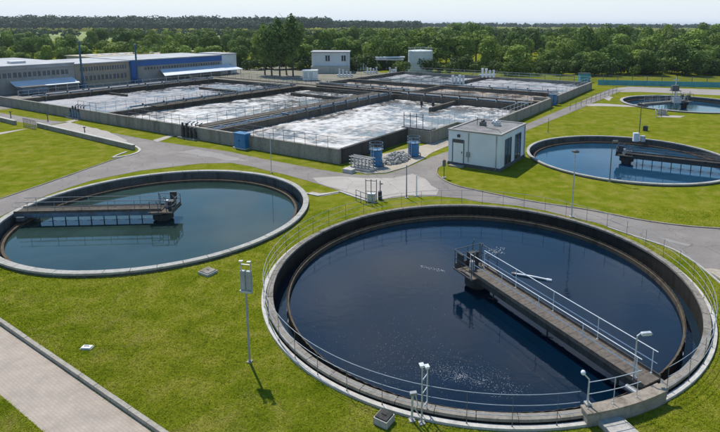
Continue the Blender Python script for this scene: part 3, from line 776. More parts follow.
# walkway slabs on the walls
bw('walkway_slab', -36.0, -34.0, 6.0, 32.9, 1.303, 1.40, 'concrete_dark')
bw('walkway_slab', -57.3, -55.4, 3.0, 32.9, 1.303, 1.40, 'concrete_dark')
bw('walkway_slab', -60, 5.4, 35.0, 36.2, 1.303, 1.40, 'concrete_dark')
bw('walkway_slab', -19.3, -17.9, 0.4, 33.0, 1.303, 1.38, 'concrete_dark')
# blue-grey pipes in the channel
for ss in (-17.2, -16.75):
    part('channel_pipe', MB().tube((ss, -0.1, 1.12), (ss, 33.3, 1.12), 0.13, None, 10), 'steel_blue', bas)
for i in range(9):
    part('channel_bracket', MB().box((-16.95, 2 + i * 3.6, 1.24), (1.3, 0.14, 0.08)), 'steel_blue', bas)
part('wall_pipe', MB().tube((-17.0, 10.6, 1.42), (-15.9, 10.6, 1.42), 0.12, None, 10), 'steel_blue', bas)
# basin railings
def brail(pts, label, **k):
    kw = dict(h=1.0, rails=(1.0, 0.5), step=1.3, r=0.022, mat='galv_dark', group='railings on the foaming basins')
    kw.update(k)
    return handrail([W3(*p) for p in pts], label, **kw)
brail([(-57.6, 0.6, 1.3), (-55.6, 32.8, 1.4)], 'railing along the leftmost wall of the foaming basins', mat='galv')
brail([(-35.8, 0.4, 1.4), (-35.8, 32.8, 1.4)], 'left railing on the walkway between the grey cell and the middle cell', mat='galv')
brail([(-34.2, 6.2, 1.4), (-34.2, 32.8, 1.4)], 'right railing on the walkway between the grey cell and the middle cell')
brail([(-19.2, 0.5, 1.38), (-19.2, 33.0, 1.38)], 'railing left of the pipe channel beside the brightest foam cell')
brail([(-15.9, 10.0, 1.29), (-15.9, 33.0, 1.29)], 'railing right of the pipe channel beside the brightest foam cell')
brail([(-30.5, 0.0, 1.3), (-20.5, 0.0, 1.3)], 'front wall railing at the middle foam cell, left of the dark valve station')
brail([(-13.0, 0.0, 1.3), (-0.3, 0.0, 1.3)], 'front wall railing right of the blue cabinet')
brail([(-41.0, 0.0, 1.3), (-36.0, 0.0, 1.3)], 'front wall railing beside the blue-grey pump unit')
brail([(-59.0, 34.9, 1.4), (5.0, 34.9, 1.4)], 'near railing on the long cross walkway of the basins', step=2.2)
brail([(-59.0, 36.3, 1.4), (5.0, 36.3, 1.4)], 'far railing on the long cross walkway of the basins', step=2.2)
brail([(2.7, 11.6, 1.3), (2.7, 17.2, 1.3), (5.8, 17.4, 1.3), (5.8, 34.0, 1.3)], 'railing on the basin wall behind the white pump house', mat='galv')
brail([(-34.6, 47.9, 1.29), (5.2, 47.9, 1.29)], 'railing on the cross wall between the brown cells and the rear foam cells', step=2.2)
brail([(5.8, 46.0, 1.3), (5.8, 68.0, 1.3), (-34.5, 67.9, 1.3)], 'railing round the rear right corner of the basins', step=2.4, mat='galv')
brail([(-15.1, 38.6, 1.3), (-15.1, 67.4, 1.3)], 'railing between the rear left and rear right cells', step=2.2)
# air headers with droppers into the cells
def air_header(p0, p1, z, label, n, drop, side):
    a, b_ = np.array(p0), np.array(p1); L_ = float(np.linalg.norm(b_ - a)); d_ = (b_ - a) / L_
    t = thing('air_header', label, 'pipe', W3(*p0, z), TH + math.atan2(d_[1], d_[0]), 'air pipes on the basin walls')
    part('pipe', MB().tube((0, 0, 0.22), (L_, 0, 0.22), 0.11, None, 10), 'steel_blue', t)
    dm = MB().path([(0, 0, 0.22), (0, side * 0.5, 0.3), (0, side * 0.62, 0.2), (0, side * 0.62, -drop)], 0.05, 6).mesh('dropper'); vm = MB().box((0, side * 0.3, 0.42), (0.18, 0.14, 0.2)).mesh('valve'); sm_ = MB().box((0, 0, 0.06), (0.12, 0.3, 0.12)).mesh('saddle')
    for i in range(n):
        x = (i + 0.5) * L_ / n
        put('dropper', dm, 'galv_mid', t, (x, 0, 0)); put('valve', vm, 'dark', t, (x, 0, 0)); put('saddle', sm_, 'concrete_grey', t, (x + 0.6, 0, 0))
air_header((-55.8, 1.5), (-55.8, 32.5), 1.40, 'blue-grey air pipe on the leftmost basin wall', 10, 1.0, -1)
air_header((-34.95, 3.0), (-34.95, 32.5), 1.42, 'blue-grey air pipe on the wall between the grey and middle cells', 10, 1.0, -1)
air_header((-15.95, 12.0), (-15.95, 33.0), 1.29, 'blue-grey air pipe on the left wall of the brightest foam cell', 8, 1.1, -1)
air_header((-14.5, 33.6), (5.2, 33.6), 1.30, 'blue-grey air pipe on the far wall of the brightest foam cell', 7, 1.0, -1)
air_header((-34.4, 38.0), (-15.8, 38.0), 1.30, 'blue-grey air pipe on the rear left brown cell', 6, 0.9, 1)
air_header((-14.6, 48.0), (5.2, 48.0), 1.30, 'blue-grey air pipe between the brown cell and the rear right foam cell', 6, 0.9, 1)
# little platform with tall posts at the step of the wall
pl = thing('valve_platform', 'small steel platform with tall posts at the step of the basin wall', 'platform', W3(-0.6, 11.3, 1.3), TH)
part('deck', MB().box((1.6, 0.5, 0.06), (3.4, 1.2, 0.1)), 'galv_dark', pl)
for i in range(4):
    put('post', post_mesh(1.5, 0.035, 'dark'), 'dark', pl, (0.1 + i * 0.75, 0.1, 0.1))
part('rail', MB().path([(0.1, 0.1, 1.3), (2.35, 0.1, 1.3)], 0.03), 'dark', pl)
for i, (x, y) in enumerate(((421.5, 107.5), (433, 108.5))):
    b = G(x, y, 0.5); mxr = thing('mixer_post', ('left' if i == 0 else 'right') + ' of the two dark mixer posts standing in the brightest foam cell', 'mixer', (*b, 0.3), TH, 'mixer posts')
    part('shaft', MB().tube((0, 0, 0), (0, 0, 1.7), 0.11, 0.08, 8), 'galv_dark', mxr)
    part('motor', MB().tube((0, 0, 0.55), (0, 0, 1.1), 0.2, 0.2, 10), 'dark', mxr)
    part('bracket', MB().box((0.3, 0, 0.5), (0.8, 0.1, 0.1)), 'galv_dark', mxr)

# machinery standing at the front wall
def pump_unit(loc, label, n, mat, seed):
    r = random.Random(seed)
    t = thing('pump_unit', label, 'pump unit', loc, TH, 'pump units along the front wall')
    part('plinth', MB().box((0, 0, 0.08), (n * 0.62 + 0.4, 1.0, 0.16)), 'concrete_grey', t)
    for i in range(n):
        x = (i - (n - 1) / 2) * 0.62; h = r.uniform(0.8, 1.25)
        part('pump_body', MB().tube((x, -0.1, 0.16), (x, -0.1, h), 0.2, 0.17, 12), mat, t, bev=0.02)
        part('pump_motor', MB().tube((x, -0.1, h), (x, -0.1, h + 0.42), 0.12, 0.1, 10), 'dark', t)
        part('pipe', MB().path([(x, 0.1, 0.5), (x, 0.42, 0.55), (x, 0.55, 0.9), (x, 0.55, 1.5), (x, 0.9, 1.62)], 0.07, 8), 'galv_dark', t)
    part('manifold', MB().tube((-n * 0.35, 0.42, 0.5), (n * 0.35, 0.42, 0.5), 0.1, None, 10), mat, t)
    return t
pump_unit((*G(76, 118.5), 0), 'blue-grey pump unit at the front wall near the apron', 4, 'steel_blue', 1)
pump_unit((*G(190, 138.8), 0), 'dark valve station at the front wall left of the blue cabinet', 4, 'dark', 2)

# blue cabinet
c0 = G(240, 148.8)
bc = thing('electric_cabinet', 'bright blue box-shaped cabinet standing at the front wall by the road', 'cabinet', (*c0, 0), TH)
part('base', MB().box((0, 0.35, 0.05), (1.75, 1.0, 0.1)), 'concrete_white', bc)
part('body', MB().box((0, 0.35, 0.78), (1.5, 0.75, 1.36)), 'blue', bc, bev=0.015)
part('roof', MB().box((0, 0.35, 1.49), (1.62, 0.88, 0.06)), 'blue', bc)
for i in (-1, 1):
    d = part('door', MB().box((i * 0.37, -0.035, 0.78), (0.70, 0.018, 1.24)), 'blue', bc)
    part('handle', MB().box((i * 0.08, -0.055, 0.8), (0.03, 0.03, 0.16)), 'dark', d)

# blue vessels with ring platforms
def vessel(loc, label, r, h, caged=True):
    t = thing('pressure_vessel', label, 'pressure vessel', loc, TH, 'blue cylinder vessels')
    part('shell', MB().lathe([(r * 0.98, 0.06), (r, 0.1), (r, h - 0.08), (r * 0.9, h), (0, h + 0.04)], 24), 'blue', t, smooth=False)
    part('base_ring', MB().ring(r * 0.9, r + 0.08, 0, 0.06, 24), 'galv_dark', t)
    for z in (h * 0.33, h * 0.66): part('band', MB().ring(r, r + 0.025, z - 0.03, z + 0.03, 24), 'steel_blue', t)
    part('ring_platform', MB().ring(r * 0.6, r + 0.12, h, h + 0.05, 24), 'steel_blue', t)
    if caged:
        for i in range(8):
            a = i * math.pi / 4; put('post', post_mesh(0.55, 0.022, 'steel_blue'), 'steel_blue', t, ((r + 0.08) * math.cos(a), (r + 0.08) * math.sin(a), h + 0.05))
        for z in (0.3, 0.58): part('top_rail', MB().path([((r + 0.08) * math.cos(k * math.pi / 10), (r + 0.08) * math.sin(k * math.pi / 10), h + z) for k in range(20)], 0.022, 6, True), 'steel_blue', t)
    ld = part('ladder', MB().path([(-0.12, -r - 0.08, 0), (-0.12, -r - 0.08, h + 0.5)], 0.02), 'galv', t)
    part('ladder_side', MB().path([(0.12, -r - 0.08, 0), (0.12, -r - 0.08, h + 0.5)], 0.02), 'galv', ld)
    for k in range(6): part('rung', MB().tube((-0.12, -r - 0.08, 0.2 + k * 0.25), (0.12, -r - 0.08, 0.2 + k * 0.25), 0.012, None, 6), 'galv', ld)
    part('pipe', MB().path([(r - 0.05, 0, 0.35), (r + 0.2, 0, 0.35), (r + 0.25, 0, 0.1), (r + 0.25, 0, 0)], 0.05, 8), 'steel_blue', t)
    return t
vessel((*G(376.3, 166), 0), 'nearest blue cylinder vessel, left of the stone heap', 0.50, 1.45)
vessel((*G(413.5, 156), 0), 'blue cylinder vessel right of the stone heap, by the basin notch', 0.50, 1.25)
vessel((*G(552.5, 105), 0), 'small blue cylinder vessel beside the gap in the right basin wall', 0.55, 1.6, False)
# heap of pale stones
hp = thing('stone_heap', 'heap of pale grey stones between the two blue vessels', 'stones', (*G(396, 160.5), 0), TH)
sm = []
for k in range(4):
    bm = bmesh.new(); bmesh.ops.create_icosphere(bm, subdivisions=1, radius=1.0)
    r = random.Random(k)
    for v in bm.verts: v.co *= r.uniform(0.75, 1.2)
    m = bpy.data.meshes.new('stone'); bm.to_mesh(m); bm.free(); sm.append(m)
for i in range(240):
    a, q = rng.uniform(0, 6.28), math.sqrt(rng.random()); x, y = q * 1.05 * math.cos(a), q * 2.0 * math.sin(a)
    z = max(0.0, 0.72 * (1 - q * q) * rng.uniform(0.75, 1.05))
    s = rng.uniform(0.09, 0.20)
    put('stone', sm[i % 4], 'stone', hp, (x, y, z), 0, (s * rng.uniform(0.8, 1.3), s, s * 0.8), (rng.uniform(0, 3), rng.uniform(0, 3), rng.uniform(0, 3)))
# pipe rack on a slab left of the nearest vessel
pr = thing('pipe_rack', 'galvanised pipe rack on a concrete slab left of the nearest blue vessel', 'rack', (*G(357, 170.5), 0), TH)
part('slab', MB().box((0.2, 0.5, 0.1), (2.3, 1.3, 0.2)), 'concrete', pr)
for i in range(6):
    put('upright', post_mesh(0.85, 0.035, 'galv_mid'), 'galv_mid', pr, (-0.75 + i * 0.36, 0.2, 0.2)); put('upright', post_mesh(0.85, 0.035, 'galv_mid'), 'galv_mid', pr, (-0.75 + i * 0.36, 0.85, 0.2))
for z in (0.45, 0.75, 1.03):
    for y in (0.2, 0.5, 0.85): part('pipe', MB().tube((-0.95, y, z), (1.25, y, z), 0.04, None, 8), 'galv_mid', pr)
ss = thing('concrete_slab_stack', 'low stack of pale slabs on the grass edge beside the pipe rack', 'slabs', (*G(349, 172.5), 0), TH)
for i in range(3): part('slab', MB().box((rng.uniform(-.1, .1), 0, 0.06 + i * 0.11), (0.9, 0.6, 0.10), rng.uniform(-.1, .1)), 'concrete_white', ss)

# ------------------------------------------------------------------ pump house
ph = thing('pump_house', 'white flat-roofed pump house beside the basin, with dark window strips', 'building', (*G(499.7, 172), 0), TH)
PW_, PD, PHh = 4.75, 6.1, 3.02     # along -A from the near corner, along B
part('plinth', MB().box((-PW_ / 2, PD / 2, 0.12), (PW_ + 0.08, PD + 0.08, 0.30)), 'plinth', ph)
part('wall', MB().box((-PW_ / 2, 0.1, 1.64), (PW_, 0.2, 2.74)), 'render_white', ph)
part('wall', MB().box((-PW_ / 2, PD - 0.1, 1.64), (PW_, 0.2, 2.74)), 'render_white', ph)
part('wall', MB().box((-PW_ + 0.1, PD / 2, 1.64), (0.2, PD - 0.404, 2.74)), 'render_white', ph)
part('wall', MB().box((-0.1, PD / 2, 1.64), (0.2, PD - 0.404, 2.74)), 'render_white', ph)
rf = part('roof', MB().box((-PW_ / 2, PD / 2, 3.03), (PW_ - 0.3, PD - 0.3, 0.04)), 'felt', ph)
for nm, c, d in (('parapet', (-PW_ / 2, 0.05, 3.07), (PW_ + 0.12, 0.22, 0.12)), ('parapet', (-PW_ / 2, PD - 0.05, 3.07), (PW_ + 0.12, 0.22, 0.12)), ('parapet', (-0.05, PD / 2, 3.07), (0.22, PD - 0.324, 0.12)), ('parapet', (-PW_ + 0.05, PD / 2, 3.07), (0.22, PD - 0.324, 0.12))):
    part(nm, MB().box(c, d), 'hall_grey', ph)
# door on the left face
dr = part('door', MB().box((-PW_ + 0.95, -0.012, 1.22), (0.95, 0.03, 1.95)), 'white', ph)
part('door_frame', MB().box((-PW_ + 0.43, -0.02, 1.26), (0.07, 0.06, 2.05)), 'galv_dark', dr)
part('door_frame', MB().box((-PW_ + 1.47, -0.02, 1.26), (0.07, 0.06, 2.05)), 'galv_dark', dr)
part('transom', MB().box((-PW_ + 0.95, -0.03, 2.15), (0.93, 0.03, 0.30)), 'window', dr)
part('handle', MB().box((-PW_ + 1.3, -0.05, 1.2), (0.05, 0.05, 0.16)), 'dark', dr)
part('door_step', MB().box((-PW_ + 0.95, -0.35, 0.05), (1.3, 0.6, 0.10)), 'concrete_grey', ph)
part('wall_lamp', MB().box((-PW_ + 1.0, -0.09, 2.62), (0.22, 0.18, 0.24)), 'dark', ph, bev=0.03)
# tall window strips on the right face
for y in (1.35, 3.75):
    w = part('window', MB().box((0.008, y + 0.35, 1.40), (0.03, 1.35, 2.2)), 'window', ph)
    for yy in (-0.35, 0.35, 1.05): part('window_frame', MB().box((0.03, y + yy, 1.40), (0.05, 0.07, 2.24)), 'galv_dark', w)
    for zz in (0.30, 1.75, 2.50): part('window_frame', MB().box((0.028, y + 0.35, zz), (0.05, 1.33, 0.06)), 'galv_dark', w)
for i, (x, y, s) in enumerate(((-3.0, 3.3, 0.34), (-1.9, 3.9, 0.36), (-2.5, 4.6, 0.22))):
    v = part('roof_vent', MB().box((x, y, 3.05 + s * 0.5), (s * 1.5, s * 1.3, s)), 'galv_dark' if i == 0 else 'galv', rf, bev=0.02)
    part('vent_cap', MB().lathe([(s * 0.5, 0), (s * 0.55, s * 0.3), (s * 0.2, s * 0.6), (0, s * 0.65)], 12, c=(x, y, 3.05 + s)), 'dark' if i == 0 else 'galv', rf)
part('roof_mast', MB().tube((-3.5, 3.2, 3.05), (-3.5, 3.2, 3.75), 0.03), 'dark', rf)
part('downpipe', MB().path([(0.06, PD - 0.35, 2.95), (0.06, PD - 0.35, 0.2), (0.2, PD - 0.35, 0.12)], 0.04, 8), 'galv_mid', ph)
part('downpipe', MB().path([(-0.35, -0.06, 2.95), (-0.35, -0.06, 0.2), (-0.35, -0.2, 0.12)], 0.035, 8), 'galv_mid', ph)
part('cable_duct', MB().box((-PW_ + 1.9, -0.03, 1.7), (0.06, 0.05, 2.5)), 'hall_grey', ph)
part('meter_box', MB().box((-PW_ + 1.9, -0.07, 1.1), (0.3, 0.14, 0.42)), 'galv_mid', ph, bev=0.01)
part('roof_cable', MB().path([(-3.0, 3.3, 3.07), (-2.2, 2.4, 3.07), (-1.0, 2.0, 3.07), (-0.3, 0.8, 3.07)], 0.02), 'dark', rf)
sg = thing('sign_post', 'short dark sign post on the lawn corner left of the pump house', 'sign post', (*G(444, 178), 0))
part('post', MB().tube((0, 0, 0), (0, 0, 1.5), 0.035), 'galv_dark', sg)
part('plate', MB().box((0, -0.04, 1.2), (0.28, 0.02, 0.5), 0.3), 'galv_dark', sg)
part('foot', MB().box((0, 0, 0.04), (0.3, 0.3, 0.08)), 'concrete', sg)

# ------------------------------------------------------------------ lamps, masts and posts
def lamp_post(base, h, label, head, r=0.04, mat='galv', rz=0.0, z0=0.0, arm=0.0, group='lamp posts'):
    t = thing('lamp_post' if head else 'mast', label, 'lamp post' if head else 'mast', (base[0], base[1], z0), rz, group if head else None)
    part('base_plate', MB().box((0, 0, 0.03), (r * 5, r * 5, 0.06)), 'concrete', t)
    part('pole', MB().tube((0, 0, 0), (0, 0, h), r, r * 0.6, 8), mat, t)
    if head == 'disc':
        hd = part('lamp_head', MB().lathe([(0.0, h + 0.14), (0.20, h + 0.08), (0.24, h), (0.0, h - 0.02)], 20), 'dark', t)
        part('diffuser', MB().lathe([(0.10, h - 0.02), (0.12, h - 0.12), (0.0, h - 0.16)], 16), 'lamp_glass', hd)
    elif head == 'arm':
        part('arm', MB().path([(0, 0, h - 0.02), (arm * 0.5, 0, h + 0.05), (arm, 0, h + 0.06)], r * 0.6), mat, t)
        hd = part('lamp_head', MB().box((arm + 0.14, 0, h + 0.06), (0.42, 0.15, 0.08), 0, 0.8), mat, t, bev=0.02)
        part('diffuser', MB().box((arm + 0.14, 0, h + 0.01), (0.32, 0.11, 0.03)), 'lamp_glass', hd)
    elif head == 'globe':
        part('arm', MB().path([(0, 0, h - 0.01), (-0.10, 0, h + 0.10), (-0.2, 0.0, h + 0.22)], r * 0.7), mat, t)
        part('lamp_head', MB().lathe([(0.0, -0.075), (0.055, -0.055), (0.075, 0), (0.055, 0.055), (0, 0.075)], 14, c=(-0.22, 0, h + 0.25)), 'lamp_glass', t, smooth=True)
    return t
b = G(571.5, 217); lamp_post(b, Hat(b, 576, 152), 'tall grey lamp post with dark disc head between the navy tank and the road', 'disc', 0.05)
b = G(609.5, 181.7); lamp_post(b, Hat(b, 613, 141.5), 'grey lamp post at the near rim of the bright blue tank', 'arm', 0.05, 'galv_dark', 0, 0, 0.1)
b = G(638.5, 141.2); m = lamp_post(b, Hat(b, 642, 101), 'thin dark mast with white cabinet at its foot behind the bright blue tank', None, 0.055, 'galv_dark')
part('cabinet', MB().box((-0.35, -0.1, 0.45), (0.55, 0.4, 0.9)), 'white', m, bev=0.02); part('cabinet', MB().box((0.35, -0.1, 0.3), (0.45, 0.4, 0.6)), 'galv', m)
b = G(271.5, 173); lamp_post(b, Hat(b, 269.5, 133), 'thin grey pole at the far rim of the grey-green tank, by the road', None, 0.035, 'galv')
b = G(406.5, 198); lamp_post(b, Hat(b, 406.5, 165), 'slim blue-grey pole at the edge of the junction pad', None, 0.045, 'steel_blue')
b = G(416.5, 196); lamp_post(b, Hat(b, 416.5, 175), 'short white pole right of the slim pole at the junction pad', None, 0.06, 'white')
b = G(633.5, 378, 0.32); lamp_post(b, Hat(b, 637.5, 335.5) - 0.32, 'small arm lamp standing on the foot of the white-railed bridge', 'arm', 0.035, 'galv', 0.15, 0.32, 0.18)
b = G(587.5, 404, 0.51); lamp_post(b, Hat(b, 590, 379) - 0.51, 'small globe lamp leaning over the water on the raised wall by the bridge', 'globe', 0.035, 'galv', 0.2, 0.51)
for (x, y, y2, lab) in ((551, 165 - 53, 96, 'thin road-side pole on the grass strip behind the pump house'), (661, 117, 106, 'thin pole near the small concrete hatch by the farthest tank'), (548, 133, 118, 'thin pole standing on the lawn edge right of the pump house')):
    b = G(x, y); lamp_post(b, Hat(b, x + 1, y2), lab, None, 0.04, 'galv_dark')
# twin floodlights at the near rim
b = G(421.7, 423.5); h = Hat(b, 421, 366)
fl = thing('floodlight_stand', 'twin white floodlights on two poles at the near rim of the navy tank', 'floodlight', (*b, 0))
for i, (dx, dy, hh) in enumerate(((0, 0, h), (0.17, 0.34, h - 0.28))):
    part('pole', MB().tube((dx, dy, 0), (dx, dy, hh), 0.026, 0.022, 8), 'galv', fl)
    lh = part('lamp_head', MB().box((dx - 0.02, dy - 0.03, hh + 0.03), (0.12, 0.15, 0.07), 0.3), 'white', fl, bev=0.02)
    part('visor', MB().box((dx - 0.02, dy - 0.03, hh + 0.075), (0.14, 0.17, 0.015), 0.3), 'galv', lh)
for z in (0.5, 1.0, 1.45): part('brace', MB().tube((0, 0, z), (0.17, 0.34, z), 0.018), 'galv', fl)
part('stand_post', MB().tube((-0.30, 0.12, 0), (-0.28, 0.12, 1.0), 0.035), 'galv', fl)
cbx = part('control_box', MB().box((-0.26, 0.06, 0.98), (0.22, 0.14, 0.10), 0.2), 'galv_mid', fl, bev=0.02)
part('cable', MB().path([(-0.2, 0.1, 0.95), (-0.12, 0.05, 0.6), (-0.2, 0.1, 0.42), (-0.1, 0.1, 0.25), (0, 0, 0.15)], 0.02), 'galv', fl)
for (dx, dy) in ((0, 0), (0.17, 0.34), (-0.30, 0.12)): part('foot', MB().box((dx, dy, 0.02), (0.18, 0.18, 0.06), 0.3), 'concrete', fl)
# panel lamp on the lawn left of the tank
b = G(249.7, 362); hp_ = Hat(b, 247.5, 292)
pa = thing('panel_lamp', 'grey pole with a tall forked twin panel on the lawn left of the navy tank', 'lamp post', (*b, 0), math.radians(-12))
part('base_plate', MB().box((0, 0, 0.02), (0.18, 0.18, 0.05)), 'concrete_grey', pa)
part('pole', MB().tube((0, 0, 0), (0, 0, hp_), 0.042, 0.036, 10), 'galv_pale', pa)
part('crosshead', MB().box((0, 0, hp_ + 0.02), (0.44, 0.10, 0.08)), 'galv', pa)
for i in (-1, 1):
    lp = part('panel', MB().box((i * 0.115, 0.05, hp_ + 0.42), (0.19, 0.12, 0.72), 0, 0.95), 'galv_pale', pa, bev=0.02)
    part('panel_stem', MB().tube((i * 0.17, 0.05, hp_ + 0.76), (i * 0.19, 0.05, hp_ + 1.12), 0.022), 'galv', lp)
    part('lamp_cap', MB().box((i * 0.15 , 0.02, hp_ + 1.13), (0.13, 0.09, 0.035), 0.2), 'galv', lp)
part('top_bar', MB().tube((-0.19, 0.05, hp_ + 1.0), (0.19, 0.05, hp_ + 1.0), 0.02), 'galv', pa)

# pipe frame and hydrant by the junction pad
fb = G(370.5, 202); fr = thing('valve_stand', 'dark steel goal-shaped valve stand at the near edge of the junction pad', 'valve stand', (*fb, 0), math.radians(-8))
for x in (-0.32, 0.05, 0.42):
    put('upright', post_mesh(1.6, 0.03, 'galv_dark'), 'galv_dark', fr, (x, 0, 0))
part('crossbar', MB().tube((-0.34, 0, 1.5), (0.44, 0, 1.5), 0.028), 'galv_dark', fr)
part('crossbar', MB().tube((-0.34, 0, 0.75), (0.44, 0, 0.75), 0.022), 'galv_dark', fr)
part('valve_box', MB().box((0.05, 0.1, 0.3), (0.55, 0.3, 0.6)), 'galv', fr, bev=0.02)
hb = G(380, 199.5); hy = thing('hydrant', 'dark standpipe with box foot right of the valve stand', 'hydrant', (*hb, 0))
part('body', MB().box((0, 0, 0.3), (0.26, 0.26, 0.6)), 'dark', hy, bev=0.03)
part('standpipe', MB().tube((0.02, 0, 0.6), (0.02, 0, 1.35), 0.035), 'galv_dark', hy)
part('valve_wheel', MB().ring(0.07, 0.11, 1.1, 1.13, 14), 'dark', hy, (0.1, 0, 0))
handrail([(*G(356, 200.3), 0), (*G(363, 203.3), 0), (*G(374, 206.5), 0)], 'short low railing left of the valve stand on the grass', h=0.75, rails=(0.75, 0.4), step=0.55, r=0.022, mat='galv_dark', group='low railings')

# hatches and slabs on the lawns
def hatch(pxy, d, label, mat, lidmat, rz=TH, rise=0.0):
    t = thing('hatch', label, 'hatch', (*G(*pxy), 0), rz, 'hatches in the grass')
    part('frame', MB().box((0, 0, d[2] / 2 - 0.02), (d[0], d[1], d[2])), mat, t, bev=0.012)
    l = part('lid', MB().box((0, 0, d[2]), (d[0] * 0.84, d[1] * 0.84, 0.04)), lidmat, t, bev=0.008)
    part('lid_handle', MB().path([(-0.08, 0, d[2] + 0.02), (-0.08, 0, d[2] + 0.05), (0.08, 0, d[2] + 0.05), (0.08, 0, d[2] + 0.02)], 0.012), 'dark', l)
hatch((208, 273.2), (0.72, 0.62, 0.15), 'grey concrete hatch on the lawn below the grey-green tank', 'concrete', 'concrete_grey')
hatch((87, 348.5), (0.42, 0.24, 0.07), 'small white hatch on the lawn beside the block-paved path', 'concrete_white', 'white', TH + 0.5)
hatch((384, 422.5), (0.50, 0.46, 0.26), 'dark-lidded raised hatch left of the twin floodlights', 'concrete', 'concrete_wet_shade')
hatch((645.3, 130.8), (0.5, 0.4, 0.55), 'small black box hatch on the lawn behind the bright blue tank', 'dark', 'dark')
hatch((662, 115), (1.1, 0.8, 0.7), 'dark-topped concrete hatch in front of the farthest tank', 'concrete', 'dark')
st = part('step_slab', MB().box((0, -0.55, 0.09), (0.80, 1.6, 0.22)), 'concrete', None, (*G(603, 417.5), 0), math.radians(22), bev=0.015)
tag(st, 'flat concrete step slab on the grass below the bridge foot', 'slab')
handrail([(*G(x, y, 0), 0) for x, y in ((655, 118), (655, 116.2), (664, 115.5))], 'tiny railing beside the concrete hatch near the farthest tank', h=0.9, rails=(0.9, 0.5), step=0.8, r=0.03, mat='galv', group='low railings')

# low wall below the apron
lw = thing('low_wall', 'low dark retaining wall with pale top along the concrete apron', 'wall', (*G(37, 127.2), 0), 0)
q0, q1 = np.array(G(37, 127.2)), np.array(G(133, 150.2)); L = np.linalg.norm(q1 - q0); az = math.atan2(*(q1 - q0)[::-1])
lw.rotation_euler = (0, 0, az)
part('face', MB().box((L / 2, 0.12, 0.22), (L, 0.24, 0.48)), 'concrete_grey', lw)
part('coping', MB().box((L / 2, 0.12, 0.48), (L + 0.06, 0.32, 0.06)), 'concrete_white', lw)
lw2 = thing('low_wall', 'short dark retaining wall left of the gate bars at the left edge', 'wall', (*G(-30, 114), 0), az)
L2 = np.linalg.norm(np.array(G(22, 124)) - np.array(G(-30, 114)))
part('face', MB().box((L2 / 2, 0.12, 0.22), (L2, 0.24, 0.48)), 'concrete_grey', lw2)
part('coping', MB().box((L2 / 2, 0.12, 0.48), (L2 + 0.06, 0.32, 0.06)), 'concrete_white', lw2)
gt = thing('barrier_gate', 'dark barred gate cluster between the two low walls at the left', 'gate', (*G(24, 126.5), 0), az)
gl = np.linalg.norm(np.array(G(36, 129)) - np.array(G(24, 126.5)))
for i in range(9): put('bar', post_mesh(1.0, 0.03, 'galv_dark'), 'galv_dark', gt, (i * gl / 8 * 1.1, 0, 0))
for z in (0.2, 0.95): part('rail', MB().tube((0, 0, z), (gl * 1.1, 0, z), 0.03), 'galv_dark', gt)
for i, q in enumerate(((48, 121.3), (85, 134.5), (11, 118))):
    lab = ('small dark bollard pair by the grass strip near the gate', 'small dark bollard on the concrete apron', 'small dark bollard on the road left of the gate')[i]
    t = thing('bollard', lab, 'bollard', (*G(*q), 0), 0, 'small dark bollards')
    part('post', MB().tube((0, 0, 0), (0, 0, 0.75), 0.06, 0.05, 8), 'galv_dark', t)
    part('cap', MB().box((0, 0, 0.78), (0.26, 0.12, 0.1)), 'dark', t)

# ------------------------------------------------------------------ long halls on the left
SB = -74.0
def hall(name, label, t0, t1, depth, h, wallmat, roofmat):
    th_ = thing(name, label, 'building', W3(SB, t0, 0), TH)
    part('wall', MB().box((-depth / 2, (t1 - t0) / 2, h / 2), (depth, t1 - t0 - 0.01, h)), wallmat, th_)
    part('roof', MB().box((-depth / 2, (t1 - t0) / 2, h + 0.1), (depth + 0.5, t1 - t0 - 0.02, 0.2)), roofmat, th_)
    return th_
def strip_windows(t, y0, y1, n, z, hh, mat='window_far', x=0.02):
    w = (y1 - y0) / n
    for i in range(n):
        o = part('window', MB().box((x, y0 + (i + 0.5) * w, z), (0.06, w * 0.78, hh)), mat, t)
        part('mullion', MB().box((x + 0.04, y0 + (i + 0.5) * w, z), (0.04, 0.08, hh)), 'galv', o)
h1 = hall('process_hall', 'long pale grey hall with white flat roof at the far left', -20, 17.0, 22, 4.5, 'hall_grey', 'roof_pale')
strip_windows(h1, 12, 36, 16, 3.1, 0.8)
part('fascia', MB().box((0.05, 18.5, 4.3), (0.12, 36.9, 0.4)), 'roof_pale', h1)
for j in range(18): part('wall_panel', MB().box((0.02, 1.0 + 2.0 * j, 1.9), (0.05, 1.94, 1.2)), 'hall_grey', h1)
cn = part('canopy', MB().add([(0.0, 26.5, 2.0), (0.0, 36.5, 2.0), (2.4, 36.5, 1.15), (2.4, 26.5, 1.15), (0.0, 26.5, 2.1), (0.0, 36.5, 2.1), (2.4, 36.5, 1.25), (2.4, 26.5, 1.25)], [(3, 2, 1, 0), (4, 5, 6, 7), (0, 1, 5, 4), (1, 2, 6, 5), (2, 3, 7, 6), (3, 0, 4, 7)]), 'canopy', h1)
for k in range(6): part('canopy_post', MB().tube((2.3, 26.7 + k * 1.9, 0), (2.3, 26.7 + k * 1.9, 1.2), 0.06), 'galv', cn)
h2 = hall('office_block', 'cream-clad block with a row of windows between two teal stacks', 17.05, 27.4, 14, 4.2, 'cream', 'roof_pale')
strip_windows(h2, 0.8, 9.8, 9, 3.3, 0.75)
strip_windows(h2, 0.8, 9.8, 6, 1.6, 0.9)
part('band', MB().box((0.02, 5.17, 2.35), (0.05, 10.3, 0.35)), 'hall_grey', h2)
h3 = hall('blue_hall', 'long low hall with bright blue upper band and white lean-to roof', 27.45, 50.0, 14, 4.3, 'hall_grey', 'roof_pale')
part('blue_band', MB().box((0.08, 11.27, 3.72), (0.16, 22.5, 1.1)), 'blue_clad', h3)
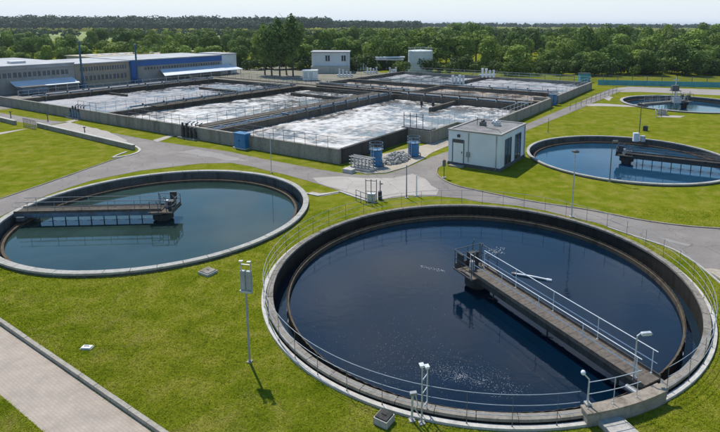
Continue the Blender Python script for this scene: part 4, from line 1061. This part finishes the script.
part('blue_corner', MB().box((0.2, 0.6, 2.2), (0.4, 1.0, 4.3)), 'blue_clad', h3)
strip_windows(h3, 3.0, 22, 14, 2.62, 0.5, 'window_far', 0.03)
cn = part('lean_to_roof', MB().add([(0.1, 6.5, 2.15), (0.1, 24.5, 2.15), (3.2, 26.0, 1.05), (3.2, 5.4, 1.05), (0.1, 6.5, 2.25), (0.1, 24.5, 2.25), (3.2, 26.0, 1.15), (3.2, 5.4, 1.15)], [(3, 2, 1, 0), (4, 5, 6, 7), (0, 1, 5, 4), (1, 2, 6, 5), (2, 3, 7, 6), (3, 0, 4, 7)]), 'canopy', h3)
for k in range(8): part('lean_to_post', MB().tube((3.0, 5.8 + k * 2.8, 0), (3.0, 5.8 + k * 2.8, 1.1), 0.07), 'galv', cn)
h4 = hall('end_block', 'plain white end block right of the blue hall', 50.05, 54.4, 8, 4.5, 'render_white', 'roof_pale')
part('door', MB().box((0.03, 2.1, 1.1), (0.06, 1.0, 2.2)), 'galv_dark', h4)
for i, (x, y, yt) in enumerate(((76, 84, 42), (131.5, 80, 45))):
    b = G(x, y, 0) if False else W(SB + 1.2, (17.6, 28.2)[i]); t = thing('stack_pipe', ('left' if i == 0 else 'right') + ' of the two teal ventilation stacks in front of the halls', 'stack', (*b, 0), TH, 'teal stacks')
    hh = Hat(b, x, yt)
    part('pipe', MB().tube((0, 0, 0), (0, 0, hh), 0.17, 0.15, 14), 'stack_blue', t)
    part('base', MB().box((0, 0, 0.4), (1.0, 1.0, 0.8)), 'stack_blue', t)
    part('cap', MB().lathe([(0.16, hh), (0.26, hh + 0.06), (0.05, hh + 0.25)], 14), 'stack_blue', t)
    for z in (1.5, 3.2, 5.0): part('clamp', MB().ring(0.15, 0.22, z, z + 0.1, 14), 'stack_blue', t)
h5 = thing('storage_shed', 'low pale shed roof behind the office block', 'building', W3(-112, 55, 0), TH)
part('wall', MB().box((0, 0, 1.6), (12, 34, 3.2)), 'hall_grey', h5); part('roof', MB().box((0, 0, 3.3), (12.6, 34.6, 0.25)), 'cream', h5)
for k in range(8): part('roof_light', MB().box((0, -14 + k * 4, 3.5), (3, 1.4, 0.15)), 'canopy', h5)
# roof clutter on the pale hall
for k, (x, y) in enumerate(((-6, 14), (-9, 24), (-5, 30))):
    o = part('roof_unit', MB().box((x, y, 4.85), (1.6, 2.2, 0.5)), 'galv', h1)
# parked skip and tank in front of the pale hall
sc_ = thing('skip_container', 'dark blue waste skip in front of the pale grey hall', 'skip', W3(-71, 8.5, 0), TH)
part('body', MB().box((0, 0, 0.75), (1.8, 3.4, 1.1), 0, 1.15), 'steel_blue', sc_)
part('rim', MB().box((0, 0, 1.33), (2.15, 4.0, 0.1)), 'dark', sc_)
for sy in (-1, 1): part('skid', MB().box((0, sy * 1.2, 0.1), (1.6, 0.2, 0.2)), 'dark', sc_)

# ------------------------------------------------------------------ far works: white house, silo, container, pipework
fbx, fby = G(312, 73); fb2 = np.array(G(349, 73))
wh = thing('valve_house', 'white flat-roofed house with two windows before the trees', 'building', (fbx, fby, 0), math.atan2(fb2[1] - fby, fb2[0] - fbx))
Lh = float(np.hypot(fb2[0] - fbx, fb2[1] - fby))
part('wall', MB().box((Lh / 2, 3, 2.45), (Lh, 6, 4.9)), 'render_white', wh)
part('roof', MB().box((Lh / 2, 3, 5.0), (Lh + 0.5, 6.5, 0.22)), 'roof_pale', wh)
part('base_band', MB().box((Lh / 2, -0.6, 0.85), (Lh + 0.2, 1.2, 1.7)), 'concrete_white', wh)
for x in (Lh * 0.43, Lh * 0.86):
    w = part('window', MB().box((x, -0.02, 3.55), (1.0, 0.08, 1.3)), 'window', wh)
    part('window_frame', MB().box((x, -0.05, 3.55), (0.1, 0.06, 1.3)), 'white', w); part('sill', MB().box((x, -0.08, 2.86), (1.2, 0.2, 0.08)), 'concrete', w)
part('downpipe', MB().tube((Lh - 0.3, -0.1, 1.7), (Lh - 0.3, -0.1, 4.9), 0.06), 'galv', wh)
sl = thing('silo_tank', 'white cylindrical storage tank before the tree belt', 'tank', (3.0, 134.2, 0))
part('shell', MB().lathe([(3.05, 0), (3.05, 5.2), (2.9, 5.35), (0.0, 5.55)], 48), 'silo', sl)
for z in (1.3, 2.6, 3.9): part('hoop', MB().ring(3.05, 3.09, z - 0.03, z + 0.03, 48), 'silo', sl)
part('top_rail', MB().path([(2.95 * math.cos(i * math.pi / 16), 2.95 * math.sin(i * math.pi / 16), 5.95) for i in range(32)], 0.03, 6, True), 'galv', sl)
for i in range(12): put('post', post_mesh(0.6, 0.03, 'galv'), 'galv', sl, (2.95 * math.cos(i * math.pi / 6), 2.95 * math.sin(i * math.pi / 6), 5.35))
part('manhole', MB().tube((0.2, -3.15, 0.7), (0.2, -3.0, 0.7), 0.35, None, 14), 'galv', sl)
pb = thing('pipe_bridge', 'pale pipe bridge on posts left of the white storage tank', 'pipe bridge', (*G(377, 70), 0))
for x in (0, 2.5, 5.0): part('post', MB().tube((x, 0, 0), (x, 0, 2.6), 0.12), 'galv', pb)
part('deck', MB().box((2.8, 0, 2.7), (8.2, 1.2, 0.3)), 'galv', pb); part('pipe', MB().tube((-1.2, 0.4, 3.1), (7.2, 0.4, 3.3), 0.22, None, 10), 'white', pb)
cb_ = G(303, 81); ct = thing('container', 'white equipment container on the far basin edge below the poplars', 'container', (*cb_, 0), TH + 0.55)
part('body', MB().box((1.4, 1.0, 1.1), (2.9, 2.0, 2.0)), 'white', ct, bev=0.03)
part('roof', MB().box((1.4, 1.0, 2.16), (3.1, 2.2, 0.1)), 'white', ct)
for x in (0.6, 1.7): part('louvre', MB().box((x, -0.02, 1.2), (0.7, 0.06, 1.2)), 'galv', ct)
part('skid', MB().box((1.4, 1.0, 0.06), (2.7, 1.8, 0.12)), 'dark', ct)
r3 = random.Random(5)
for i, (x, y, lab) in enumerate(((362, 70.5, 'leftmost white valve cluster between the white house and the pipe bridge'), (372, 74, 'low valve cluster on the rear basin edge below the pipe bridge'), (345, 77.5, 'valve cluster on the rear yard in front of the white house'), (393, 75, 'valve cluster at the foot of the white storage tank'), (458, 84.5, 'pale valve cluster where the rear basin walls cross'), (488, 77.5, 'valve cluster on the rear basin wall before the fence'))):
    zb = 0.0 if i not in (4, 5) else 1.3
    t = thing('valve_cluster', lab, 'valves', (*G(x, y, zb), zb), r3.uniform(0, 1), 'far valve clusters')
    for k in range(4):
        xx = -1.2 + k * 0.8; hh = r3.uniform(0.8, 1.6)
        part('valve_body', MB().tube((xx, 0, 0), (xx, 0, hh), 0.22, 0.18, 10), r3.choice(('white', 'galv', 'white')), t)
        part('actuator', MB().box((xx, 0, hh + 0.15), (0.4, 0.4, 0.32)), r3.choice(('galv', 'white')), t)
    part('header_pipe', MB().tube((-1.8, 0.5, 0.45), (1.8, 0.5, 0.45), 0.2, None, 10), 'galv', t)
# mast with gear at the farthest tank
mb_ = G(674, 106); mt = thing('equipment_mast', 'grey mast with boxes and platform at the farthest tank', 'mast', (*mb_, 0))
part('pole', MB().tube((0, 0, 0), (0, 0, Hat(mb_, 675, 77)), 0.12, 0.07), 'galv', mt)
part('platform', MB().box((0, 0, 2.3), (1.4, 0.9, 0.1)), 'galv_dark', mt)
part('box', MB().box((-0.1, 0, 2.75), (1.0, 0.6, 0.7)), 'galv_dark', mt); part('box', MB().box((0.2, -0.2, 0.9), (1.1, 0.6, 0.8)), 'galv', mt)
part('lamp_bar', MB().box((0, 0, Hat(mb_, 675, 80)), (0.9, 0.12, 0.12)), 'galv', mt)
for dx in (-0.5, 0.5): part('leg', MB().tube((dx, 0.3, 0), (dx * 0.6, 0.1, 2.3), 0.05), 'galv', mt)

# fences beyond the works
def fence(p0, p1, h, label, mat, solid, step=2.5, pm='galv_dark'):
    p0, p1 = np.array(p0), np.array(p1); L = float(np.linalg.norm(p1 - p0)); n = max(1, int(round(L / step)))
    t = thing('fence', label, 'fence', (*p0, 0), math.atan2(*(p1 - p0)[::-1]), 'fences at the back of the works')
    pmh = MB().box((0, 0, h / 2), (0.09, 0.09, h)).mesh('post'); w = L / n
    if solid: pan = MB().box((0, 0, h * 0.53), (w - 0.1, 0.04, h * 0.9)).mesh('panel')
    else:
        mbp = MB()
        for z in np.linspace(0.12, h - 0.05, 7): mbp.box((0, 0, z), (w - 0.1, 0.025, 0.03))
        k = int(w / 0.22)
        for j in range(k): mbp.box((-w / 2 + (j + 0.5) * w / k, 0.03, h / 2 + 0.03), (0.022, 0.02, h - 0.1))
        pan = mbp.mesh('panel')
    for i in range(n + 1): put('post', pmh, pm, t, (i * w, 0, 0))
    for i in range(n): put('panel', pan, mat, t, ((i + 0.5) * w, 0, 0))
    return t
fence(G(598, 85.5), G(760, 89.2), 1.15, 'teal panel fence behind the gravel road at the right', 'teal', True, 3.0, 'teal')
fence(G(560, 81), G(800, 85.5), 1.5, 'wire mesh fence behind the teal panels', 'galv_dark', False, 3.0)
fence(G(405, 76.5), G(560, 81), 1.5, 'pale green mesh fence behind the basins', 'teal_pale', False, 3.0, 'teal_pale') if 'teal_pale' in M else None
gb = G(584, 82); gbx = thing('green_bin', 'small dark green box beside the far mesh fence', 'box', (*gb, 0))
part('body', MB().box((0, 0, 0.9), (2.2, 1.4, 1.7)), 'teal', gbx); part('lid', MB().box((0, 0, 1.8), (2.4, 1.6, 0.12)), 'dark', gbx)
handrail([(*G(x, y), 0) for x, y in ((570, 110.5), (617, 93))], 'thin post-and-wire railing along the road behind the bright blue tank', h=1.1, rails=(1.1, 0.6), step=2.4, r=0.03, mat='galv_dark', group='low railings')

# ------------------------------------------------------------------ trees
def leaves_mesh(name, pts, nrm, size, tones, seed):
    r = np.random.default_rng(seed); n = len(pts)
    j = nrm + r.normal(0, 0.38, (n, 3)); j /= np.linalg.norm(j, axis=1)[:, None]
    up = r.normal(0, 1, (n, 3)); u = np.cross(j, up); u /= np.linalg.norm(u, axis=1)[:, None]; w = np.cross(j, u)
    s = size * r.uniform(0.6, 1.3, (n, 1)); e = r.uniform(0.6, 1.0, (n, 1))
    V = np.stack([pts - u * s * e * 0.5, pts + w * s * 0.5 - j * s * 0.12, pts + u * s * e * 0.5, pts - w * s * 0.5 - j * s * 0.12], 1).reshape(-1, 3)
    m = bpy.data.meshes.new(name)
    m.vertices.add(4 * n); m.vertices.foreach_set('co', V.astype(np.float32).ravel())
    m.loops.add(4 * n); m.loops.foreach_set('vertex_index', np.arange(4 * n, dtype=np.int32))
    m.polygons.add(n); m.polygons.foreach_set('loop_start', np.arange(0, 4 * n, 4, dtype=np.int32)); m.polygons.foreach_set('loop_total', np.full(n, 4, dtype=np.int32))
    m.update(calc_edges=True)
    at = m.attributes.new('tone', 'FLOAT', 'POINT'); at.data.foreach_set('value', np.repeat(tones, 4).astype(np.float32))
    return m
def crown_points(seed, rx, rz, cz, lobes, n, lo=0.3, hi=0.5):
    """lobed crown centred at height cz: points on the outer shells of overlapping lobes"""
    r = np.random.default_rng(seed); C = []; Rr = []
    for i in range(lobes):
        d = r.normal(0, 1, 3); d /= np.linalg.norm(d); q = r.uniform(0.25, 0.78)
        C.append(np.array([d[0] * rx * q, d[1] * rx * q, cz + d[2] * rz * q])); Rr.append(r.uniform(lo, hi) * rx)
    C = np.array(C); Rr = np.array(Rr); tone = r.uniform(0, 1, lobes)
    k = r.choice(lobes, n, p=Rr ** 2 / (Rr ** 2).sum()); d = r.normal(0, 1, (n, 3)); d[:, 2] += 0.15; d /= np.linalg.norm(d, axis=1)[:, None]
    rad = Rr[k] * np.sqrt(r.uniform(0.62, 1.1, n)); p = C[k] + d * rad[:, None] * np.array([1, 1, 0.85 if rz < 2 * rx else 1.3])
    t = np.clip(0.55 * tone[k] + 0.45 * r.random(n), 0, 1)
    p[:, 2] = p[:, 2] / np.quantile(p[:, 2], 0.995)
    p[:, :2] *= rx / np.quantile(np.hypot(p[:, 0], p[:, 1]), 0.985)
    return p, d, t
def trunk_mesh(h, r, seed, limbs=5):
    rr = random.Random(seed); mb = MB(); p = Vector((0, 0, -0.1)); seg = 5
    for i in range(seg):
        q = Vector((p.x + rr.uniform(-0.08, 0.08) * h * 0.2, p.y + rr.uniform(-0.08, 0.08) * h * 0.2, h * (i + 1) / seg))
        mb.tube(p, q, r * (1 - i / seg * 0.75), r * (1 - (i + 1) / seg * 0.75), 8)
        if i >= 1:
            for _ in range(2):
                a = rr.uniform(0, 6.28); L = h * rr.uniform(0.2, 0.38); mb.tube(q, q + Vector((math.cos(a) * L * 0.7, math.sin(a) * L * 0.7, L * 0.7)), r * 0.35, r * 0.1, 6)
        p = q
    return mb.mesh('trunk')
CROWNS = []
for k in range(9):
    rr = random.Random(100 + k); rx = rr.uniform(0.36, 0.50); rz = rr.uniform(0.36, 0.44)
    p, d, t = crown_points(k + 1, rx, rz + 0.03, 0.50, 13 + k, 4200, 0.34, 0.55)
    p[:, 2] = np.maximum(p[:, 2], 0.03 + 0.05 * np.random.default_rng(k).random(len(p)))
    CROWNS.append((leaves_mesh('crown', p, d, 0.058, t, k), rx))
TRUNKS = [trunk_mesh(0.75, 0.03, 300 + k) for k in range(3)]
def tree(x, y, h, w, k, rz, label, group, name='broadleaf_tree', mat='leaf'):
    t = thing(name, label, 'tree', (x, y, 0), rz, group)
    put('crown', CROWNS[k][0], mat, t, (0, 0, 0), 0, (w / (2 * CROWNS[k][1]), w / (2 * CROWNS[k][1]), h))
    put('trunk', TRUNKS[k % 3], 'bark', t, (0, 0, 0), 0, (h, h, h))
    return t
sky_px = [(-60, 32), (0, 32), (30, 34), (60, 35), (70, 30), (88, 30), (105, 31), (127, 29), (145, 34), (165, 29), (180, 33), (200, 29), (217, 31), (240, 30), (262, 33), (310, 28), (330, 27), (352, 30), (375, 24.5), (400, 27), (420, 25.5), (440, 24.8), (455, 26), (475, 25), (490, 29), (505, 28), (520, 26.5), (533, 33), (545, 33), (560, 30), (595, 25), (615, 29), (630, 27.5), (650, 27.5), (675, 28), (690, 26), (720, 25), (800, 25)]
def skyline(x): return float(np.interp(x, [a for a, _ in sky_px], [b for _, b in sky_px]))
def pxat(x, dist):       # plan position at a given distance along a sight line
    d = ray(x, 40); k = dist / d[1]; return float(d[0] * k), float(d[1] * k)
rt = random.Random(21)
BELT = []
def row(kind, d0, d1, x0, x1, dx, hfun, wr):
    x = x0
    while x < x1:
        dist = rt.uniform(d0, d1); xx = x + rt.uniform(-0.3, 0.3) * dx; X, Y = pxat(xx, dist); h = hfun(x, dist)
        if h > 2.0: BELT.append((kind, xx, tree(X, Y, h, h * rt.uniform(*wr), rt.randrange(9), rt.uniform(0, 6.28), 'tree', None)))
        x += dx * rt.uniform(0.75, 1.25)
SEG = [(-99, 40, 'the pale grey hall, left end'), (40, 76, 'the pale grey hall, right end'), (76, 131, 'the cream office block'), (131, 180, 'the blue hall, left half'), (180, 240, 'the white end block'), (240, 305, 'the poplars'), (305, 355, 'the white house'), (355, 404, 'the pipe bridge'), (404, 440, 'the white storage tank'),
       (440, 500, 'the rear brown cells'), (500, 560, 'the rear right basin corner'), (560, 620, 'the far end of the narrow road'), (620, 665, 'the left rim of the farthest tank'), (665, 999, 'the equipment mast and right edge')]
ORD = ['leftmost', 'second', 'third', 'fourth', 'fifth', 'sixth', 'seventh', 'eighth', 'ninth', 'tenth', 'eleventh', 'twelfth', 'thirteenth', 'fourteenth', 'fifteenth', 'sixteenth', 'seventeenth', 'eighteenth', 'nineteenth', 'twentieth', 'next-to-last', 'last']
def label_row(items, what, grp):
    for (a, b_, nm) in SEG:
        seg = sorted([(x, o) for x, o in items if a <= x < b_], key=lambda q: q[0])
        for i, (x, o) in enumerate(seg):
            o['label'] = ('only' if len(seg) == 1 else ORD[i]) + ' ' + what + ' behind ' + nm
            o['group'] = grp
def topat(yp, x, dist): X, Y = pxat(x, dist); return Hat((X, Y), x, yp)
def ymix(x, f, j): s = skyline(x); return s + (76 - s) * f + rt.uniform(-j, j)
row('skyline', 200, 240, -25, 745, 14, lambda x, d: topat(skyline(x) + rt.uniform(-3, 5), x, d), (0.75, 1.1))
row('third', 162, 176, -25, 745, 17, lambda x, d: topat(ymix(x, 0.15, 5), x, d), (0.8, 1.05))
row('second', 142, 153, 240, 745, 19, lambda x, d: topat(ymix(x, 0.31, 8), x, d), (0.8, 1.15))
row('front', 128, 136, 520, 745, 23, lambda x, d: topat(ymix(x, 0.47, 8), x, d), (1.05, 1.45))
row('second', 145, 156, -25, 238, 17, lambda x, d: topat(ymix(x, 0.34, 5), x, d), (1.0, 1.4))
for kd in ('skyline', 'third', 'second', 'front'):
    label_row([(x, o) for k, x, o in BELT if k == kd], kd + '-row belt tree', kd + ' row of the tree belt')
# notable tall trees
for (x, d, yp, w, k, lab) in ((428, 150, 35, 0.62, 2, 'bright rounded tree standing proud of the belt right of the white storage tank'), (595, 150, 25.5, 0.8, 4, 'tallest dome-shaped tree of the belt at the right'), (648, 130, 50, 1.25, 6, 'broad low tree behind the teal fence at the right'), (675, 132, 51, 1.15, 1, 'round bright tree behind the teal fence, right of the equipment mast')):
    X, Y = pxat(x, d); h = topat(yp, x, d); tree(X, Y, h, h * w, k, 1.0, lab, None)
# shrubs along the fence
SHB = []
for k in range(4):
    p, d, t = crown_points(60 + k, 0.6, 0.4, 0.42, 10, 900, 0.35, 0.55); p[:, 2] = np.maximum(p[:, 2], 0.02); SHB.append(leaves_mesh('foliage', p, d, 0.11, t, k))
x = 236; SHR = []
while x < 745:
    X, Y = pxat(x, rt.uniform(125, 138) if x > 395 else rt.uniform(137, 143)); s = rt.uniform(1.8, 4.2)
    o = put('shrub', SHB[rt.randrange(4)], 'shrub', None, (X, Y, 0), rt.uniform(0, 6), (s * 1.2, s * 1.2, s)); tag(o, 'shrub', 'shrub'); SHR.append((x, o))
    x += rt.uniform(3, 8)
label_row(SHR, 'low leafy shrub before the trees', 'shrubs at the foot of the belt')
# poplars
rp = random.Random(9)
for i, (x, d, top, w, lab) in enumerate(((263.5, 124, 23.5, 5.2, 'shortest poplar, leftmost of the group before the tree belt'), (270.5, 122, 24.5, 4.6, 'second poplar from the left, behind its neighbours'), (278.5, 121, 18, 5.4, 'second tallest poplar, in the middle of the group'), (285.5, 124, 25, 4.4, 'slim poplar just left of the tallest one'), (292, 120, 13.8, 5.8, 'tallest poplar, rightmost of the group'))):
    X, Y = pxat(x, d); h = topat(top, x, d)
    p, dd, t = crown_points(200 + i, w / 2 / h, 0.42, 0.57, 46, 5200, 0.32, 0.6)
    f = np.clip((p[:, 2] - 0.12) / 0.88, 0, 1); k = (1 - np.clip(f, 0, 1) ** 6) ** 0.6 * (0.6 + 0.4 * np.clip(f / 0.25, 0, 1)) + 0.06; lob = 0.72 + 0.28 * np.sin(p[:, 2] * (31 + 3 * i) + np.arctan2(p[:, 1], p[:, 0]) * 2 + i) * np.sin(p[:, 2] * 17 + np.arctan2(p[:, 1], p[:, 0]) * 3); p[:, :2] *= k[:, None] * lob[:, None] * 1.3
    p = np.clip(p, [-1, -1, 0.13], [1, 1, 1.0]) * h
    t_ = thing('poplar_tree', lab, 'tree', (X, Y, 0), 0, 'poplars before the tree belt')
    put('crown', leaves_mesh('crown', p, dd, 0.42, t, 500 + i), 'leaf_poplar', t_)
    put('trunk', trunk_mesh(h * 0.8, 0.2, 40 + i), 'bark', t_)

# ------------------------------------------------------------------ far country
def strip(name, x0, x1, y0, y1, n, mat, z=0.05):
    pts = [pxat(x0 + (x1 - x0) * i / n, y0 + 12 * math.sin(i * 1.7)) for i in range(n + 1)] + [pxat(x1 - (x1 - x0) * i / n, y1 + 25 * math.sin(i * 2.3)) for i in range(n + 1)]
    o = put(name, fill_poly([pts], z), mat); o['kind'] = 'structure'
M['meadow'] = simple('meadow', (0.20, 0.24, 0.055), 1.0, 0.2, 0.02)
M['wheat'] = simple('ripe_field', (0.34, 0.29, 0.14), 1.0, 0.15, 0.02)
strip('field', -120, 340, 330, 640, 10, 'meadow')
strip('field', 380, 900, 420, 700, 10, 'wheat')
def wood(name, label, bands, seed, size):
    r = np.random.default_rng(seed); P_, N_, T_ = [], [], []
    for (x0, x1, d0, d1, n, h0, h1) in bands:
        for i in range(n):
            d = r.uniform(d0, d1); X, Y = pxat(r.uniform(x0, x1), d); h = r.uniform(h0, h1); w = h * r.uniform(0.35, 0.5); q = 56
            dd = r.normal(0, 1, (q, 3)); dd[:, 2] = np.abs(dd[:, 2]) * 0.9 - 0.25; dd /= np.linalg.norm(dd, axis=1)[:, None]
            P_.append(np.array([X, Y, h * 0.55]) + dd * np.array([w, w, h * 0.45]) * r.uniform(0.8, 1.05, (q, 1))); N_.append(dd); T_.append(np.clip(r.random() * 0.6 + 0.4 * r.random(q), 0, 1))
    P_, N_, T_ = np.concatenate(P_), np.concatenate(N_), np.concatenate(T_)
    o = put(name, leaves_mesh(name, P_, N_, size, T_, seed), 'leaf_far'); tag(o, label, 'wood', None, 'stuff')
wood('far_wood', 'dark far-off wood along the horizon', [(-90, 300, 640, 720, 620, 9, 14), (-90, 330, 720, 900, 650, 15, 21), (300, 420, 760, 1000, 330, 10, 16), (400, 820, 1150, 1500, 700, 8, 14)], 5, 3.2)
wood('field_hedge', 'scattered bushes and hedges out in the fields', [(-60, 340, 280, 480, 170, 5, 7.5), (340, 800, 260, 450, 420, 6, 9.5)], 6, 1.6)

# ------------------------------------------------------------------ lawn grass blades
def inside(poly, x, y):
    r = np.zeros(len(x), bool); n = len(poly); j = n - 1
    for i in range(n):
        xi, yi = poly[i]; xj, yj = poly[j]
        c = ((yi > y) != (yj > y)); 
        with np.errstate(divide='ignore', invalid='ignore'): r ^= c & (x < (xj - xi) * (y - yi) / (yj - yi) + xi)
        j = i
    return r
def lawn():
    r = np.random.default_rng(77); n = 620000
    v = r.random(n) ** 0.8                                   # more blades where the lawn is near
    pyy = 205 + (440 - 205) * v; pxx = r.uniform(-10, 730, n)
    d = (pxx[:, None] - PPX) / FPX * _R + (PPY - pyy)[:, None] / FPX * _U + _F
    t = -CAM_H / d[:, 2]; X, Y = d[:, 0] * t, d[:, 1] * t
    ok = Y < 34
    for T, R in ((T1, T1_OUT), (T2, T2['R1']), (T3, T3['R1']), (T4, T4['R1'])): ok &= (X - T['c'][0]) ** 2 + (Y - T['c'][1]) ** 2 > (R + 0.02) ** 2
    S_ = (X - O[0]) * A[0] + (Y - O[1]) * A[1]; T_ = (X - O[0]) * B[0] + (Y - O[1]) * B[1]
    ok &= ~((T_ > -0.2) & (S_ < 0.2)) & ~((T_ > 10) & (S_ < 6.1))
    c = G(499.7, 172); sx = (X - c[0]) * A[0] + (Y - c[1]) * A[1]; ty = (X - c[0]) * B[0] + (Y - c[1]) * B[1]
    ok &= ~((sx < 0.1) & (sx > -4.9) & (ty > -0.1) & (ty < 6.2))
    X, Y = X[ok], Y[ok]
    for poly in SHEETS:
        lo, hi = poly.min(0), poly.max(0); m = (X > lo[0]) & (X < hi[0]) & (Y > lo[1]) & (Y < hi[1])
        if m.any():
            k = np.zeros(len(X), bool); k[np.where(m)[0]] = inside(poly, X[m], Y[m]); X, Y = X[~k], Y[~k]
    n = len(X); a = r.uniform(0, 6.283, n); dist = np.hypot(X, Y)
    patch = fbm(X * 0.5 + 100, Y * 0.5 + 100, 900, 3); h = (0.014 + 0.034 * r.random(n) * (0.3 + 1.4 * patch)) * (0.8 + dist / 80); w = 0.006 + 0.0002 * dist
    lx, ly = r.normal(0, 1.5, n) * h, r.normal(0, 1.5, n) * h
    V = np.stack([np.c_[X - np.cos(a) * w, Y - np.sin(a) * w, np.zeros(n)], np.c_[X + np.cos(a) * w, Y + np.sin(a) * w, np.zeros(n)], np.c_[X + lx, Y + ly, h]], 1).reshape(-1, 3)
    m = bpy.data.meshes.new('grass')
    m.vertices.add(3 * n); m.vertices.foreach_set('co', V.astype(np.float32).ravel())
    m.loops.add(3 * n); m.loops.foreach_set('vertex_index', np.arange(3 * n, dtype=np.int32))
    m.polygons.add(n); m.polygons.foreach_set('loop_start', np.arange(0, 3 * n, 3, dtype=np.int32)); m.polygons.foreach_set('loop_total', np.full(n, 3, dtype=np.int32))
    m.update(calc_edges=True)
    o = put('grass', m, 'blades'); tag(o, 'short mown grass covering the lawns', 'grass', None, 'stuff')
lawn()

# ------------------------------------------------------------------ air
hm = bpy.data.materials.new('thin_haze'); hm.use_nodes = True
hnt = hm.node_tree; hnt.nodes.remove(hnt.nodes['Principled BSDF'])
pvn = hnt.nodes.new('ShaderNodeVolumePrincipled'); pvn.inputs['Color'].default_value = (0.80, 0.90, 1.0, 1); pvn.inputs['Density'].default_value = 0.00013
pvn.inputs['Anisotropy'].default_value = 0.2
hnt.links.new(pvn.outputs[0], hnt.nodes['Material Output'].inputs['Volume'])
hz_ = part('haze', MB().box((0, 4400, 13), (10400, 9400, 32)), hm, None); tag(hz_, 'thin pale summer haze over the whole site', 'haze', None, 'stuff')
